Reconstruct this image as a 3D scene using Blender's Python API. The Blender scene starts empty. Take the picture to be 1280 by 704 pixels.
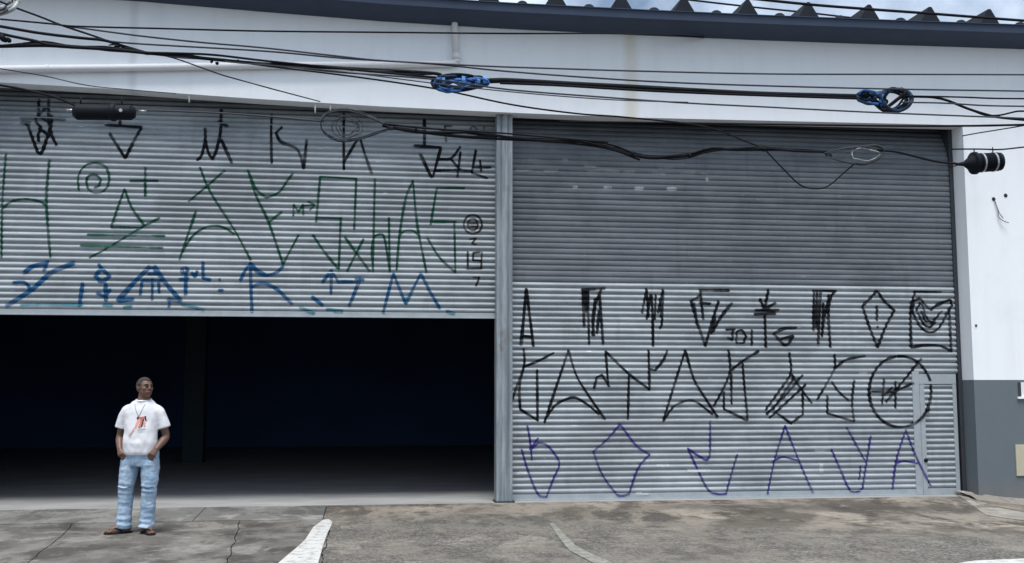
import bpy, bmesh, math, random
from mathutils import Vector, Matrix, noise
from mathutils.bvhtree import BVHTree
R = math.radians
random.seed(7)
scene = bpy.context.scene
COL = scene.collection

# ------------------------------------------------------------------ camera
FPX, YAW, PITCH, CAM = 1300.0, R(7.4), R(5.71), Vector((0, -14, 1.62))
cd = bpy.data.cameras.new('camera'); cam = bpy.data.objects.new('camera', cd); COL.objects.link(cam)
cd.sensor_width = 36; cd.lens = 36 * FPX / 1280; cd.clip_start = .1; cd.clip_end = 3000
cam.location = CAM; cam.rotation_euler = (R(90) + PITCH, 0, -YAW)
scene.camera = cam

# ------------------------------------------------------------------ sky, sun, exposure
SUN_EL, SUN_AZ = 70, 190            # elevation, compass azimuth of the sun (180 = behind the camera)
w = bpy.data.worlds.new('World'); scene.world = w; w.use_nodes = True
wt = w.node_tree; bg = wt.nodes['Background']
sky = wt.nodes.new('ShaderNodeTexSky'); sky.sky_type = 'NISHITA'; sky.sun_disc = False
sky.sun_elevation = R(SUN_EL); sky.sun_rotation = R(SUN_AZ)
sky.air_density = 1.0; sky.dust_density = 1.5; sky.ozone_density = 1.2
tc = wt.nodes.new('ShaderNodeTexCoord'); cl = wt.nodes.new('ShaderNodeTexNoise')
cl.inputs['Scale'].default_value = 3.2; cl.inputs['Detail'].default_value = 7; cl.inputs['Roughness'].default_value = .6
cr = wt.nodes.new('ShaderNodeValToRGB'); cr.color_ramp.elements[0].position = .34; cr.color_ramp.elements[1].position = .66
cm = wt.nodes.new('ShaderNodeMixRGB'); cm.inputs['Color2'].default_value = (9.6, 10.9, 12.6, 1)
wt.links.new(tc.outputs['Generated'], cl.inputs['Vector']); wt.links.new(cl.outputs['Fac'], cr.inputs['Fac'])
wt.links.new(cr.outputs['Color'], cm.inputs['Fac']); wt.links.new(sky.outputs[0], cm.inputs['Color1'])
wt.links.new(cm.outputs[0], bg.inputs['Color']); bg.inputs['Strength'].default_value = .086
sd = bpy.data.lights.new('sun', 'SUN'); sd.energy = 3.0; sd.angle = R(24); sd.color = (1, .985, .955)
sun = bpy.data.objects.new('sun', sd); COL.objects.link(sun)
a = R(SUN_AZ)
to_sun = Vector((math.sin(a) * math.cos(R(SUN_EL)), math.cos(a) * math.cos(R(SUN_EL)), math.sin(R(SUN_EL))))
sun.rotation_euler = (-to_sun).to_track_quat('-Z', 'Y').to_euler(); sun.location = (0, -20, 30)
vs = scene.view_settings
vs.view_transform = 'Standard'; vs.look = 'None'; vs.gamma = 1; vs.exposure = 0.46; vs.use_curve_mapping = False

# ------------------------------------------------------------------ pixel -> place (a measuring aid: every point gets its own real depth)
_F = Vector((math.sin(YAW) * math.cos(PITCH), math.cos(YAW) * math.cos(PITCH), math.sin(PITCH)))
_R = Vector((math.cos(YAW), -math.sin(YAW), 0)); _U = _R.cross(_F)
def ray(x, y): return _F * FPX + _R * (x - 640) + _U * (352 - y)
def P(x, y, Y):
    d = ray(x, y); return CAM + d * ((Y - CAM.y) / d.y)
def G(x, y, z=0.0):
    d = ray(x, y); return CAM + d * ((z - CAM.z) / d.z)

# ------------------------------------------------------------------ material helpers
class NT:
    def __init__(s, name, rough=.6, metal=0.0, spec=.5):
        s.m = bpy.data.materials.new(name); s.m.use_nodes = True; s.t = s.m.node_tree
        s.b = s.t.nodes['Principled BSDF']; s.b.inputs['Roughness'].default_value = rough
        s.b.inputs['Metallic'].default_value = metal; s.b.inputs['Specular IOR Level'].default_value = spec
        s._pos = None
    def put(s, sock, v):
        if hasattr(v, 'is_output') or isinstance(v, bpy.types.NodeSocket): s.t.links.new(v, sock)
        else:
            if isinstance(v, (tuple, list)) and len(v) == 3 and len(sock.default_value) == 4: v = (*v, 1)
            sock.default_value = v
    def pos(s):
        if not s._pos: s._pos = s.t.nodes.new('ShaderNodeNewGeometry').outputs['Position']
        return s._pos
    def vmap(s, scale=(1, 1, 1), loc=(0, 0, 0), src=None):
        n = s.t.nodes.new('ShaderNodeMapping'); s.put(n.inputs['Vector'], src or s.pos())
        n.inputs['Scale'].default_value = scale; n.inputs['Location'].default_value = loc
        return n.outputs[0]
    def noise(s, scale, detail=4, rough=.6, vec=None, dist=0):
        n = s.t.nodes.new('ShaderNodeTexNoise'); s.put(n.inputs['Vector'], vec or s.pos())
        n.inputs['Scale'].default_value = scale; n.inputs['Detail'].default_value = detail
        n.inputs['Roughness'].default_value = rough; n.inputs['Distortion'].default_value = dist
        return n.outputs['Fac']
    def vor(s, scale, vec=None, feature='F1'):
        n = s.t.nodes.new('ShaderNodeTexVoronoi'); n.feature = feature; s.put(n.inputs['Vector'], vec or s.pos())
        n.inputs['Scale'].default_value = scale
        return n.outputs
    def ramp(s, v, a, b, lo=0.0, hi=1.0):
        n = s.t.nodes.new('ShaderNodeMapRange'); n.interpolation_type = 'SMOOTHSTEP'
        s.put(n.inputs['Value'], v); n.inputs['From Min'].default_value = a; n.inputs['From Max'].default_value = b
        n.inputs['To Min'].default_value = lo; n.inputs['To Max'].default_value = hi
        return n.outputs[0]
    def mix(s, f, a, b, mode='MIX'):
        n = s.t.nodes.new('ShaderNodeMixRGB'); n.blend_type = mode
        s.put(n.inputs[0], f); s.put(n.inputs[1], a); s.put(n.inputs[2], b); return n.outputs[0]
    def math(s, op, a, b=0.0, c=None):
        n = s.t.nodes.new('ShaderNodeMath'); n.operation = op
        s.put(n.inputs[0], a); s.put(n.inputs[1], b)
        if c is not None: s.put(n.inputs[2], c)
        return n.outputs[0]
    def sep(s, v=None):
        n = s.t.nodes.new('ShaderNodeSeparateXYZ'); s.put(n.inputs[0], v or s.pos()); return n.outputs
    def attr(s, name):
        n = s.t.nodes.new('ShaderNodeAttribute'); n.attribute_name = name; return n
    def rnd(s): return s.t.nodes.new('ShaderNodeObjectInfo').outputs['Random']
    def col(s, v): s.put(s.b.inputs['Base Color'], v); return s
    def bump(s, h, strength=.3, dist=.01):
        n = s.t.nodes.new('ShaderNodeBump'); n.inputs['Strength'].default_value = strength; n.inputs['Distance'].default_value = dist
        s.put(n.inputs['Height'], h); s.put(s.b.inputs['Normal'], n.outputs[0]); return s
    def box(s, v, x0, x1, soft):          # 1 inside [x0,x1]
        return s.math('MULTIPLY', s.ramp(v, x0 - soft, x0 + soft), s.ramp(v, x1 - soft, x1 + soft, 1, 0))
def plain(name, c, rough=.6, metal=0.0, var=.25, scale=9.0):
    n = NT(name, rough, metal, .12 if max(c) < .12 else .4); f = n.noise(scale, 5)
    n.col(n.mix(f, tuple(x * (1 - var) for x in c), tuple(min(1, x * (1 + var)) for x in c))); n.bump(n.noise(scale * 12, 3), .12, .004)
    return n.m
M = {}
# --- white painted render of the front wall, grey dado below
def wall_mat(name, c, dirt):
    n = NT(name, .75); x, y, z = n.sep()
    streak = n.noise(1.0, 5, .65, n.vmap((5, 5, .35)))
    blot = n.noise(1.3, 6, .6)
    base = n.mix(n.ramp(streak, .45, .85), c, tuple(v * .93 for v in c))
    base = n.mix(n.ramp(blot, .5, .75, 0, .35), base, dirt)
    # rusty run below the gutter joint and a grey seam
    j = n.math('ADD', x, n.math('MULTIPLY', n.noise(2.0, 3), .12))
    base = n.mix(n.math('MULTIPLY', n.box(j, 3.48, 3.66, .07), n.noise(3, 4)), base, (.62, .55, .40))
    base = n.mix(n.math('MULTIPLY', n.box(j, -3.27, -3.17, .05), .35), base, (.48, .49, .52))
    base = n.mix(n.math('MULTIPLY', n.ramp(z, .45, -.05), n.ramp(n.noise(4, 5), .35, .65)), base, (.16, .15, .14))
    n.col(base); n.bump(n.noise(45, 5, .7), .25, .006); return n.m
M['white'] = wall_mat('white_wall_paint', (.83, .855, .88), (.66, .69, .72))
M['dado'] = wall_mat('grey_dado_paint', (.118, .142, .160), (.095, .114, .128))
# --- corrugated slat metals
def slat_mat(name, hi, lo, rust, rough, streaky):
    n = NT(name, rough, .0); x, y, z = n.sep()
    st = n.noise(1.0, 6, .7, n.vmap((1.1, 1, 9)))
    st2 = n.noise(1.0, 5, .7, n.vmap((7, 1, .8)))
    c = n.mix(n.ramp(st, .3, .72), lo, hi)
    c = n.mix(n.ramp(st2, .5, .85, 0, streaky), c, tuple(v * .55 for v in lo))
    c = n.mix(n.math('MULTIPLY', n.rnd(), .28), c, tuple(v * .7 for v in hi))
    c = n.mix(n.ramp(n.noise(2.2, 6, .7, n.vmap((.8, 1, 3), (3, 0, 7))), .62, .74, 0, .55), c, rust)
    c = n.mix(n.ramp(n.noise(.9, 7, .68, n.vmap((.8, 1, 1.1), (2, 0, 5))), .42, .66, 0, .55), c, tuple(v * .62 for v in lo))
    sp = n.noise(1.0, 4, .6, n.vmap((5, 1, 26)))
    c = n.mix(n.ramp(sp, .70, .76, 0, .8), c, tuple(min(.85, v * 1.7) for v in hi))
    n.col(c); n.put(n.b.inputs['Roughness'], n.ramp(st, .2, .8, rough - .12, rough + .15))
    n.bump(n.noise(30, 4), .15, .004); return n.m
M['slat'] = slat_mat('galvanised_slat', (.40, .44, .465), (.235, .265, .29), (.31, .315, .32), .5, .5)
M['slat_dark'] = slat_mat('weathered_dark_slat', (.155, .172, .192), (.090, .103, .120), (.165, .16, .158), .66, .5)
M['steel'] = (lambda n: (n.col(n.mix(n.ramp(n.noise(1, 6, .7, n.vmap((14, 3, 1.1))), .35, .7),
              (.15, .18, .20), n.mix(n.ramp(n.noise(2.4, 5), .58, .70), (.31, .345, .37), (.20, .165, .135)))),
              n.bump(n.noise(25, 4), .2, .004), n.m)[-1])(NT('galvanised_post', .5, .0))
M['bar'] = plain('bottom_bar_metal', (.31, .345, .37), .5)
M['guide'] = plain('guide_channel_metal', (.045, .05, .06), .6)
M['gutter'] = plain('slate_gutter_metal', (.048, .064, .10), .45, var=.2, scale=3)
M['roof'] = plain('dark_fibre_cement', (.022, .025, .033), .9, var=.35)
M['pvc'] = plain('white_plastic_pipe', (.72, .72, .73), .4, var=.06)
M['cable'] = plain('black_cable', (.008, .009, .012), .7, var=.2)
M['cable_grey'] = plain('grey_cable', (.055, .06, .07), .7, var=.2)
M['cable_pale'] = plain('pale_cable', (.42, .43, .42), .6, var=.15)
M['cable_navy'] = plain('navy_cable', (.02, .04, .075), .5, var=.3)
M['cable_blue'] = plain('blue_cable', (.025, .12, .36), .45, var=.3)
M['tie_blue'] = plain('blue_tie', (.09, .28, .62), .4, var=.2)
M['black_plastic'] = plain('black_plastic', (.007, .009, .013), .6, var=.3)
M['silver'] = plain('steel_band', (.42, .44, .46), .35, .6)
M['column'] = plain('dark_column_paint', (.035, .05, .06), .9)
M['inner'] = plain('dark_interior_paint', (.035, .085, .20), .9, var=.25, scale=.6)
M['beige'] = plain('beige_cover', (.46, .43, .32), .5, var=.12)
M['hole'] = plain('dark_hole', (.03, .03, .032), .9)
# --- ground
def concrete(name, a_, b_, dark, agg):
    n = NT(name, .9, 0, .25); x, y, z = n.sep()
    n1 = n.noise(.75, 10, .68, n.vmap((1, .8, 1)), .15); n2 = n.noise(1.5, 9, .68, n.vmap((1, .75, 1), (5, 2, 0)), .3); n3 = n.noise(6, 8, .72, n.vmap((1, .7, 1)))
    c = n.mix(n.ramp(n1, .44, .56), a_, b_)
    c = n.mix(n.ramp(n2, .50, .60, 0, .85), c, dark)
    c = n.mix(n.ramp(n.noise(1.2, 9, .68, n.vmap((1, .9, 1), (9, 4, 0)), .3), .54, .62, 0, .7), c, tuple(min(1, v * 1.45) for v in b_))
    if agg:   # coarse worn aggregate surface towards the street in the middle of the crossing
        e = n.math('ADD', n.math('ADD', n.math('MULTIPLY', y, -1.0), n.math('MULTIPLY', n.math('MAXIMUM', n.math('SUBTRACT', x, 1.2), 0), -.42)), n.math('MULTIPLY', n.math('SUBTRACT', n2, .5), 2.0))
        msk = n.ramp(e, .2, 1.5)
        v = n.vor(46)
        g = n.mix(n.ramp(n.sep(v['Color'])[0], .15, .95), (.055, .055, .05), (.27, .265, .245))
        g = n.mix(n.ramp(n1, .42, .62, .05, .62), g, (.07, .068, .063))
        c = n.mix(n.math('MULTIPLY', msk, .55), c, g)
        # old dark water track running along the shutter
        tr = n.math('ADD', y, n.math('ADD', n.math('MULTIPLY', n.math('ABSOLUTE', n.math('SUBTRACT', x, 4.0)), .17), n.math('MULTIPLY', n.math('SUBTRACT', n2, .5), .8)))
        c = n.mix(n.math('MULTIPLY', n.math('MULTIPLY', n.box(tr, -.75, -.25, .22), n.ramp(x, 2.6, 4.0)), .6), c, (.06, .053, .047))
    c = n.mix(n.ramp(n3, .50, .68, 0, .6), c, tuple(v * .55 for v in a_))
    c = n.mix(n.ramp(n.noise(60, 3), .58, .75, 0, .45), c, tuple(min(1, v * 1.5) for v in b_))
    n.col(c); n.bump(n.math('ADD', n.noise(40, 6, .75), n.math('MULTIPLY', n1, 1.5)), .55, .012); return n.m
M['concrete'] = concrete('stained_concrete', (.112, .105, .095), (.180, .170, .153), (.056, .051, .044), False)
M['crossing'] = concrete('worn_crossing_concrete', (.108, .095, .079), (.240, .213, .177), (.058, .050, .042), True)
M['thresh'] = concrete('threshold_concrete', (.150, .147, .138), (.225, .22, .205), (.085, .082, .078), False)
M['fillet'] = concrete('pale_mortar', (.22, .20, .175), (.30, .28, .245), (.14, .13, .12), False)
M['joint'] = plain('dirt_joint', (.045, .042, .038), .95)
M['street'] = concrete('street_asphalt', (.075, .075, .075), (.11, .11, .105), (.05, .05, .05), False)
def paint_mat(name, c, wear, lo, hi):
    n = NT(name, .8); n.col(n.mix(n.ramp(n.noise(9, 7, .75), lo, hi, 0, .8), c, wear)); n.bump(n.noise(40, 5), .3, .006); return n.m
M['road_white'] = paint_mat('white_road_paint', (.52, .52, .50), (.22, .215, .20), .48, .64)
M['old_line'] = paint_mat('worn_pale_line', (.30, .295, .26), (.15, .145, .13), .36, .56)
# --- spray paint: soft edge through the 'edge' attribute of each stroke
def spray(name, c, dens=1.0):
    n = NT(name, .8, 0, .15); n.col(n.mix(n.noise(18, 3), tuple(v * .8 for v in c), tuple(v * 1.25 for v in c)))
    e = n.attr('edge').outputs['Fac']
    cover = n.math('ADD', e, n.math('MULTIPLY', n.math('SUBTRACT', n.noise(70, 4, .7), .5), .5))
    al = n.math('MULTIPLY', n.ramp(cover, .02, .55), n.math('MULTIPLY', dens, n.ramp(n.noise(3.2, 6, .7), .36, .58, .5, 1)))
    n.put(n.b.inputs['Alpha'], al); return n.m
INK = {'k': spray('black_spray', (.007, .008, .011), .98), 'g': spray('green_spray', (.010, .075, .045), .92), 'b': spray('blue_spray', (.012, .085, .20), .88),
       't': spray('teal_spray', (.02, .17, .22), .7), 'p': spray('purple_spray', (.045, .035, .19), .86), 'n': spray('brown_spray', (.030, .022, .016), .9),
       'd': spray('faded_black_spray', (.03, .034, .042), .7), 'v': spray('faint_smear', (.30, .31, .32), .5), 'w': spray('pale_smear', (.62, .64, .66), .6)}

# ------------------------------------------------------------------ mesh helpers
def link(name, me, mat=None, parent=None, smooth=False):
    o = bpy.data.objects.new(name, me); COL.objects.link(o)
    if mat and not me.materials: me.materials.append(mat)
    if parent: o.parent = parent
    if smooth:
        for p in me.polygons: p.use_smooth = True
    return o
def mesh(name, vs_, fs, mat=None, parent=None, smooth=False):
    me = bpy.data.meshes.new(name); me.from_pydata([tuple(v) for v in vs_], [], fs); me.update()
    bm = bmesh.new(); bm.from_mesh(me); bmesh.ops.recalc_face_normals(bm, faces=bm.faces); bm.to_mesh(me); bm.free()
    return link(name, me, mat, parent, smooth)
def empty(name, loc=(0, 0, 0)):
    o = bpy.data.objects.new(name, None); COL.objects.link(o); o.location = loc; o.empty_display_size = .2; return o
def tag(o, label, cat, group=None):
    o['label'] = label; o['category'] = cat
    if group: o['group'] = group
    return o
def struct(o, kind='structure'): o['kind'] = kind; return o
def box_data(x0, x1, y0, y1, z0, z1):
    v = [(x, y, z) for x in (x0, x1) for y in (y0, y1) for z in (z0, z1)]
    return v, [(0, 1, 3, 2), (4, 6, 7, 5), (0, 4, 5, 1), (2, 3, 7, 6), (0, 2, 6, 4), (1, 5, 7, 3)]
def box(name, x0, x1, y0, y1, z0, z1, mat, parent=None, bev=0.0):
    v, f = box_data(x0, x1, y0, y1, z0, z1); o = mesh(name, v, f, mat, parent)
    if bev:
        bm = bmesh.new(); bm.from_mesh(o.data); bmesh.ops.bevel(bm, geom=list(bm.edges), offset=bev, segments=2, affect='EDGES', profile=.6)
        bm.to_mesh(o.data); bm.free()
    return o
def catmull(pts, n=6):
    if len(pts) < 3: return [Vector(p) for p in pts]
    p = [Vector(q) for q in pts]; p = [p[0] * 2 - p[1]] + p + [p[-1] * 2 - p[-2]]; out = []
    for i in range(1, len(p) - 2):
        for k in range(n):
            t = k / n; a_, b_, c_, d_ = p[i - 1], p[i], p[i + 1], p[i + 2]
            out.append(.5 * ((2 * b_) + (c_ - a_) * t + (2 * a_ - 5 * b_ + 4 * c_ - d_) * t * t + (3 * b_ - a_ - 3 * c_ + d_) * t ** 3))
    out.append(p[-2]); return out
def tube_data(pts, rad, seg=8, up=None, cap=True):
    """rad: number or list of number / (rx, ry)"""
    vs_, fs = [], []; n = len(pts); pts = [Vector(p) for p in pts]
    for i, p in enumerate(pts):
        t = (pts[min(i + 1, n - 1)] - pts[max(i - 1, 0)]).normalized()
        u = Vector(up) if up else (Vector((0, 0, 1)) if abs(t.z) < .9 else Vector((0, 1, 0)))
        s = t.cross(u); s.normalize(); u = s.cross(t)
        r = rad[i] if isinstance(rad, list) else rad
        rx, ry = r if isinstance(r, tuple) else (r, r)
        for k in range(seg):
            q = 2 * math.pi * k / seg; vs_.append(p + s * (rx * math.cos(q)) + u * (ry * math.sin(q)))
    for i in range(n - 1):
        for k in range(seg):
            a_ = i * seg + k; b_ = i * seg + (k + 1) % seg; fs.append((a_, b_, b_ + seg, a_ + seg))
    if cap: fs.append(tuple(range(seg))[::-1]); fs.append(tuple(range((n - 1) * seg, n * seg)))
    return vs_, fs
def tube(name, pts, rad, mat, parent=None, seg=8, sm=True, n=6):
    pp = catmull(pts, n) if sm else pts
    if isinstance(rad, list) and sm and len(rad) == len(pts):
        rr = []
        for i in range(len(rad) - 1): rr += [rad[i] + (rad[i + 1] - rad[i]) * k / n for k in range(n)]
        rad = rr + [rad[-1]] if len(pts) > 2 else rad
    v, f = tube_data(pp, rad, seg); return mesh(name, v, f, mat, parent, True)
def lathe_x(name, prof, mat, parent, origin, seg=20, axis=Vector((1, 0, 0))):
    """prof: (distance along axis, radius)"""
    return mesh(name, *tube_data([Vector(origin) + axis * d for d, r in prof], [max(r, .0005) for d, r in prof], seg), mat, parent, False)

# ================================================================== SETTING
ZT = .058                                   # shutter line level
def gz(x, y):                               # ground level of the pavement crossing
    t = min(1, max(0, (y + 1.6) / 1.9)); t = t * t * (3 - 2 * t)
    z = ZT * t
    s = min(1, max(0, (x - 8.25) / 1.5)); z -= .17 * s * min(1, max(0, (y + 4) / 3))
    z += .012 * noise.noise(Vector((x * .5, y * .7, 3))) * min(1, max(0, -y))
    return z
v, f = box_data(-120, 140, -160, 200, -3.0, -.25)
struct(mesh('ground', v, f, M['street']))
def sheet(name, poly_x, y0, y1, mat, dz=0.0, thick=.12, nx=60, ny=30, parent=None):
    """a slab between lines x0(y), x1(y), following gz"""
    vs_, fs = [], []
    for j in range(ny + 1):
        y = y0 + (y1 - y0) * j / ny; xa, xb = poly_x(y)
        for i in range(nx + 1):
            x = xa + (xb - xa) * i / nx; vs_.append((x, y, gz(x, y) + dz))
    for j in range(ny):
        for i in range(nx):
            q = j * (nx + 1) + i; fs.append((q, q + 1, q + nx + 2, q + nx + 1))
    ring = [i for i in range(nx + 1)] + [j * (nx + 1) + nx for j in range(1, ny + 1)] + [ny * (nx + 1) + i for i in range(nx - 1, -1, -1)] + [j * (nx + 1) for j in range(ny - 1, 0, -1)]
    b0 = len(vs_)
    for q in ring: vs_.append((vs_[q][0], vs_[q][1], vs_[q][2] - thick))
    for k in range(len(ring)):
        k2 = (k + 1) % len(ring); fs.append((ring[k], b0 + k, b0 + k2, ring[k2]))
    fs.append(tuple(b0 + k for k in range(len(ring))))
    return mesh(name, vs_, fs, mat, parent)
# road in front (camera side), beyond the pavement
v, f = box_data(-120, 140, -160, -5.2, -.3, -.06)
struct(mesh('road', v, f, M['street']))
# pavement base (dark dirt seen in the joints)
base = struct(sheet('pavement', lambda y: (-14, 18), -5.2, 0.04, M['joint'], -.022, .2, 90, 30))
GAP = .0055
XB = -.62                                   # where the slabs meet the vehicle crossing
def lin(p, q): return lambda y: p.x + (q.x - p.x) * (y - p.y) / (q.y - p.y) + .05 * noise.noise(Vector((y * 1.7, p.x, 0))) + .02 * noise.noise(Vector((y * 7, p.x, 4)))
j1 = lin(G(105, 645), G(40, 702)); j2 = lin(G(302, 652), G(284, 702)); jb = lin(G(414, 646), G(404, 704))
YJ = -1.02
for xa, xb in ((lambda y: -14, lambda y: -8.2), (lambda y: -8.2, j1), (j1, j2), (j2, jb)):
    sheet('paving_slab', lambda y, xa=xa, xb=xb: (xa(y) + GAP, xb(y) - GAP), -5.2, YJ - GAP, M['concrete'], 0, .1, 30, 26, base)
for xa, xb in ((-14, -6.1), (-6.1, -2.15), (-2.15, XB)):
    sheet('threshold_slab', lambda y, xa=xa, xb=xb: (xa + GAP, xb - GAP), YJ + GAP, .04, M['thresh'], .004, .1, 30, 12, base)
jr = lin(G(1150, 640), G(1292, 681))
def clampx(fn, lo, hi): return lambda y: min(hi, max(lo, fn(y)))
jrc = clampx(jr, 5.6, 18)
sheet('crossing_slab', lambda y: (max(jb(y), XB) + GAP if y < YJ else XB + GAP, max(6.2, 7.92) - GAP if y > G(1150, 640).y else (jr(y) - GAP)), -3.2, .04, M['crossing'], .002, .1, 90, 60, base)
sheet('crossing_slab', lambda y: (max(jb(y), XB) + GAP, 18), -5.2, -3.2 - GAP, M['crossing'], .001, .1, 90, 30, base)
sheet('crossing_slab', lambda y: ((7.92 if y > G(1150, 640).y else jr(y)) + GAP, 18), -3.2, -.01, M['crossing'], .001, .1, 60, 40, base)
# painted marks
def flat(name, pix, mat, dz, label=None, sub=True):
    g = [G(x, y) for x, y in pix]
    bm = bmesh.new(); fc = bm.faces.new([bm.verts.new((p.x, p.y, 0)) for p in g]); bmesh.ops.triangulate(bm, faces=[fc])
    for _ in range(3): bmesh.ops.subdivide_edges(bm, edges=list(bm.edges), cuts=1, use_grid_fill=True)
    for q in bm.verts: q.co.z = gz(q.co.x, q.co.y) + dz
    bmesh.ops.recalc_face_normals(bm, faces=bm.faces)
    me = bpy.data.meshes.new(name); bm.to_mesh(me); bm.free(); return link(name, me, mat)
struct(flat('painted_stripe', [(404, 651), (411, 650.5), (415.5, 653), (413, 660), (409, 668), (404, 682), (398, 704), (388, 742), (310, 742), (349, 704), (370, 686), (382, 675), (392, 659)], M['road_white'], .008))
struct(flat('painted_edge_line', [(1196, 705), (1218, 701.3), (1280, 699), (1420, 694), (1420, 708), (1280, 714), (1196, 716)], M['road_white'], .009))
struct(flat('worn_line', [(686, 655), (692, 655), (704, 668), (720, 682), (742, 694), (764, 704), (790, 716), (766, 716), (738, 703), (712, 688), (698, 672)], M['old_line'], .008))
struct(flat('mortar_patch', [(1187, 619.5), (1203, 621), (1222, 633), (1282, 641), (1400, 652), (1400, 662), (1282, 652), (1234, 645), (1212, 632)], M['fillet'], .006))
# dark inside floor
v, f = box_data(-13.7, 17.7, .04, 13.7, -.4, ZT - .004)
n = NT('warehouse_floor', .85); q = n.noise(1.4, 7, .65, n.vmap((.6, 1.4, 1)))
n.col(n.mix(n.ramp(q, .35, .65), (.24, .242, .24), (.32, .318, .312))); n.bump(n.noise(20, 5), .3, .006); M['floor'] = n.m
struct(mesh('floor', v, f, M['floor']))

# ------------------------------------------------------------------ warehouse
WH = empty('warehouse', (3.3, 0, 0)); W0 = Vector((3.3, 0, 0))
tag(WH, 'long white warehouse front with grey dado, slate gutter and dark ribbed roof', 'warehouse')
def under(o, root):                          # parent keeping world coordinates of the mesh
    o.parent = root; o.matrix_parent_inverse = Matrix.Translation(-root.location); return o
def interp(tab, x):
    if x <= tab[0][0]: return tab[0][1]
    for (a_, b_), (c_, d_) in zip(tab, tab[1:]):
        if x <= c_:
            t = (x - a_) / (c_ - a_); return b_ + (d_ - b_) * t
    return tab[-1][1]
LB = [(p.x, p.z) for p in (P(x, y, 0) for x, y in ((0, 103), (165, 112.5), (310, 123), (475, 133), (640, 141), (790, 147), (960, 151), (1200, 156.5)))]
LB = [(-6.0, LB[0][1] + .03)] + LB
GUT = [(p.x, p.z) for p in (P(x, y, -.45) for x, y in ((150, -23), (310, -9), (480, 5), (640, 15), (800, 23), (960, 30), (1120, 36), (1280, 41.5)))]
GUT = [(-14, GUT[0][1] + .04)] + GUT + [(18, GUT[-1][1] + .03)]
CORNER, LEFTJ = 8.495, -5.75
# front wall: beam over the openings
xs = [-14 + .4 * i for i in range(81)]
vs_, fs = [], []
for x in xs:
    zb, zt_ = interp(LB, x), interp(GUT, x) + .10
    vs_ += [(x, 0, zb), (x, 0, zt_), (x, .27, zt_), (x, .27, zb)]
for i in range(len(xs) - 1):
    a_ = i * 4; b_ = a_ + 4
    for k in range(4): fs.append((a_ + k, a_ + (k + 1) % 4, b_ + (k + 1) % 4, b_ + k))
fs += [(0, 1, 2, 3), tuple(len(vs_) - 4 + k for k in range(4))]
under(mesh('lintel', vs_, fs, M['white']), WH)
def pier(x0, x1, ztop):
    o = box('wall', x0, x1, 0, .30, -.35, ztop, M['white'])
    bm = bmesh.new(); bm.from_mesh(o.data); o.data.materials.append(M['dado'])
    bmesh.ops.bisect_plane(bm, geom=list(bm.verts) + list(bm.edges) + list(bm.faces), plane_co=(0, 0, 1.70), plane_no=(0, 0, 1))
    for fc in bm.faces: fc.material_index = 1 if fc.calc_center_median().z < 1.70 else 0
    bm.to_mesh(o.data); bm.free(); return under(o, WH)
pier(CORNER, 18, interp(LB, 9)); pier(-14, LEFTJ, interp(LB, -6))
# rough-cast mortar fillet along the foot of the right-hand wall
vs_, fs = [], []
N = 26
for i in range(N + 1):
    x = 8.30 + (12 - 8.30) * i / N; zf = gz(x, -.1)
    k_ = .05 * noise.noise(Vector((x * 2.1, 0, 0)))
    y0 = .28 if x < CORNER - .01 else .02
    vs_ += [(x, y0, zf + .075 + k_ * .4), (x, min(y0, -.13) + k_, zf + .035), (x, min(y0, -.36) + k_ * 2, zf - .03), (x, y0, zf - .1)]
for i in range(N):
    for k in range(3): fs.append((i * 4 + k, i * 4 + k + 1, i * 4 + 5 + k, i * 4 + 4 + k))
under(mesh('mortar_fillet', vs_, fs, M['fillet']), WH)
# interior shell
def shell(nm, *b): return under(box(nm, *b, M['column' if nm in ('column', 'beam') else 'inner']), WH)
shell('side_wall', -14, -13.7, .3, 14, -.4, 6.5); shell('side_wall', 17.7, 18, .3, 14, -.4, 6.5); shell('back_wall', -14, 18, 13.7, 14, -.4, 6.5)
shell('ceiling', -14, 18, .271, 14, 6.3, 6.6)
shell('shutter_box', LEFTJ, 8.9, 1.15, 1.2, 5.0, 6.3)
c0 = P(243, 480, 8).x
for x in (c0 - 6.5, c0, c0 + 6.5): shell('column', x - .2, x + .2, 8, 8.4, -.1, 6.3)
for z in (5.3,): shell('beam', -13.7, 17.7, 8.05, 8.35, z, z + .4)
# gutter: front lip, tray underside, small drop
vs_, fs = [], []
for x in xs:
    z = interp(GUT, x); t = z + .105
    prof = [(-.010, z - .085), (-.14, z - .06), (-.40, z - .012), (-.45, z), (-.455, t), (-.475, t + .006), (-.475, t + .016), (-.43, t + .012), (-.43, z + .03), (-.02, z + .03)]
    vs_ += [(x, a_, b_) for a_, b_ in prof]
m_ = 10
for i in range(len(xs) - 1):
    for k in range(m_): fs.append((i * m_ + k, i * m_ + (k + 1) % m_, (i + 1) * m_ + (k + 1) % m_, (i + 1) * m_ + k))
fs += [tuple(range(m_)), tuple(len(vs_) - m_ + k for k in range(m_))]
under(mesh('gutter', vs_, fs, M['gutter']), WH)
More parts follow.
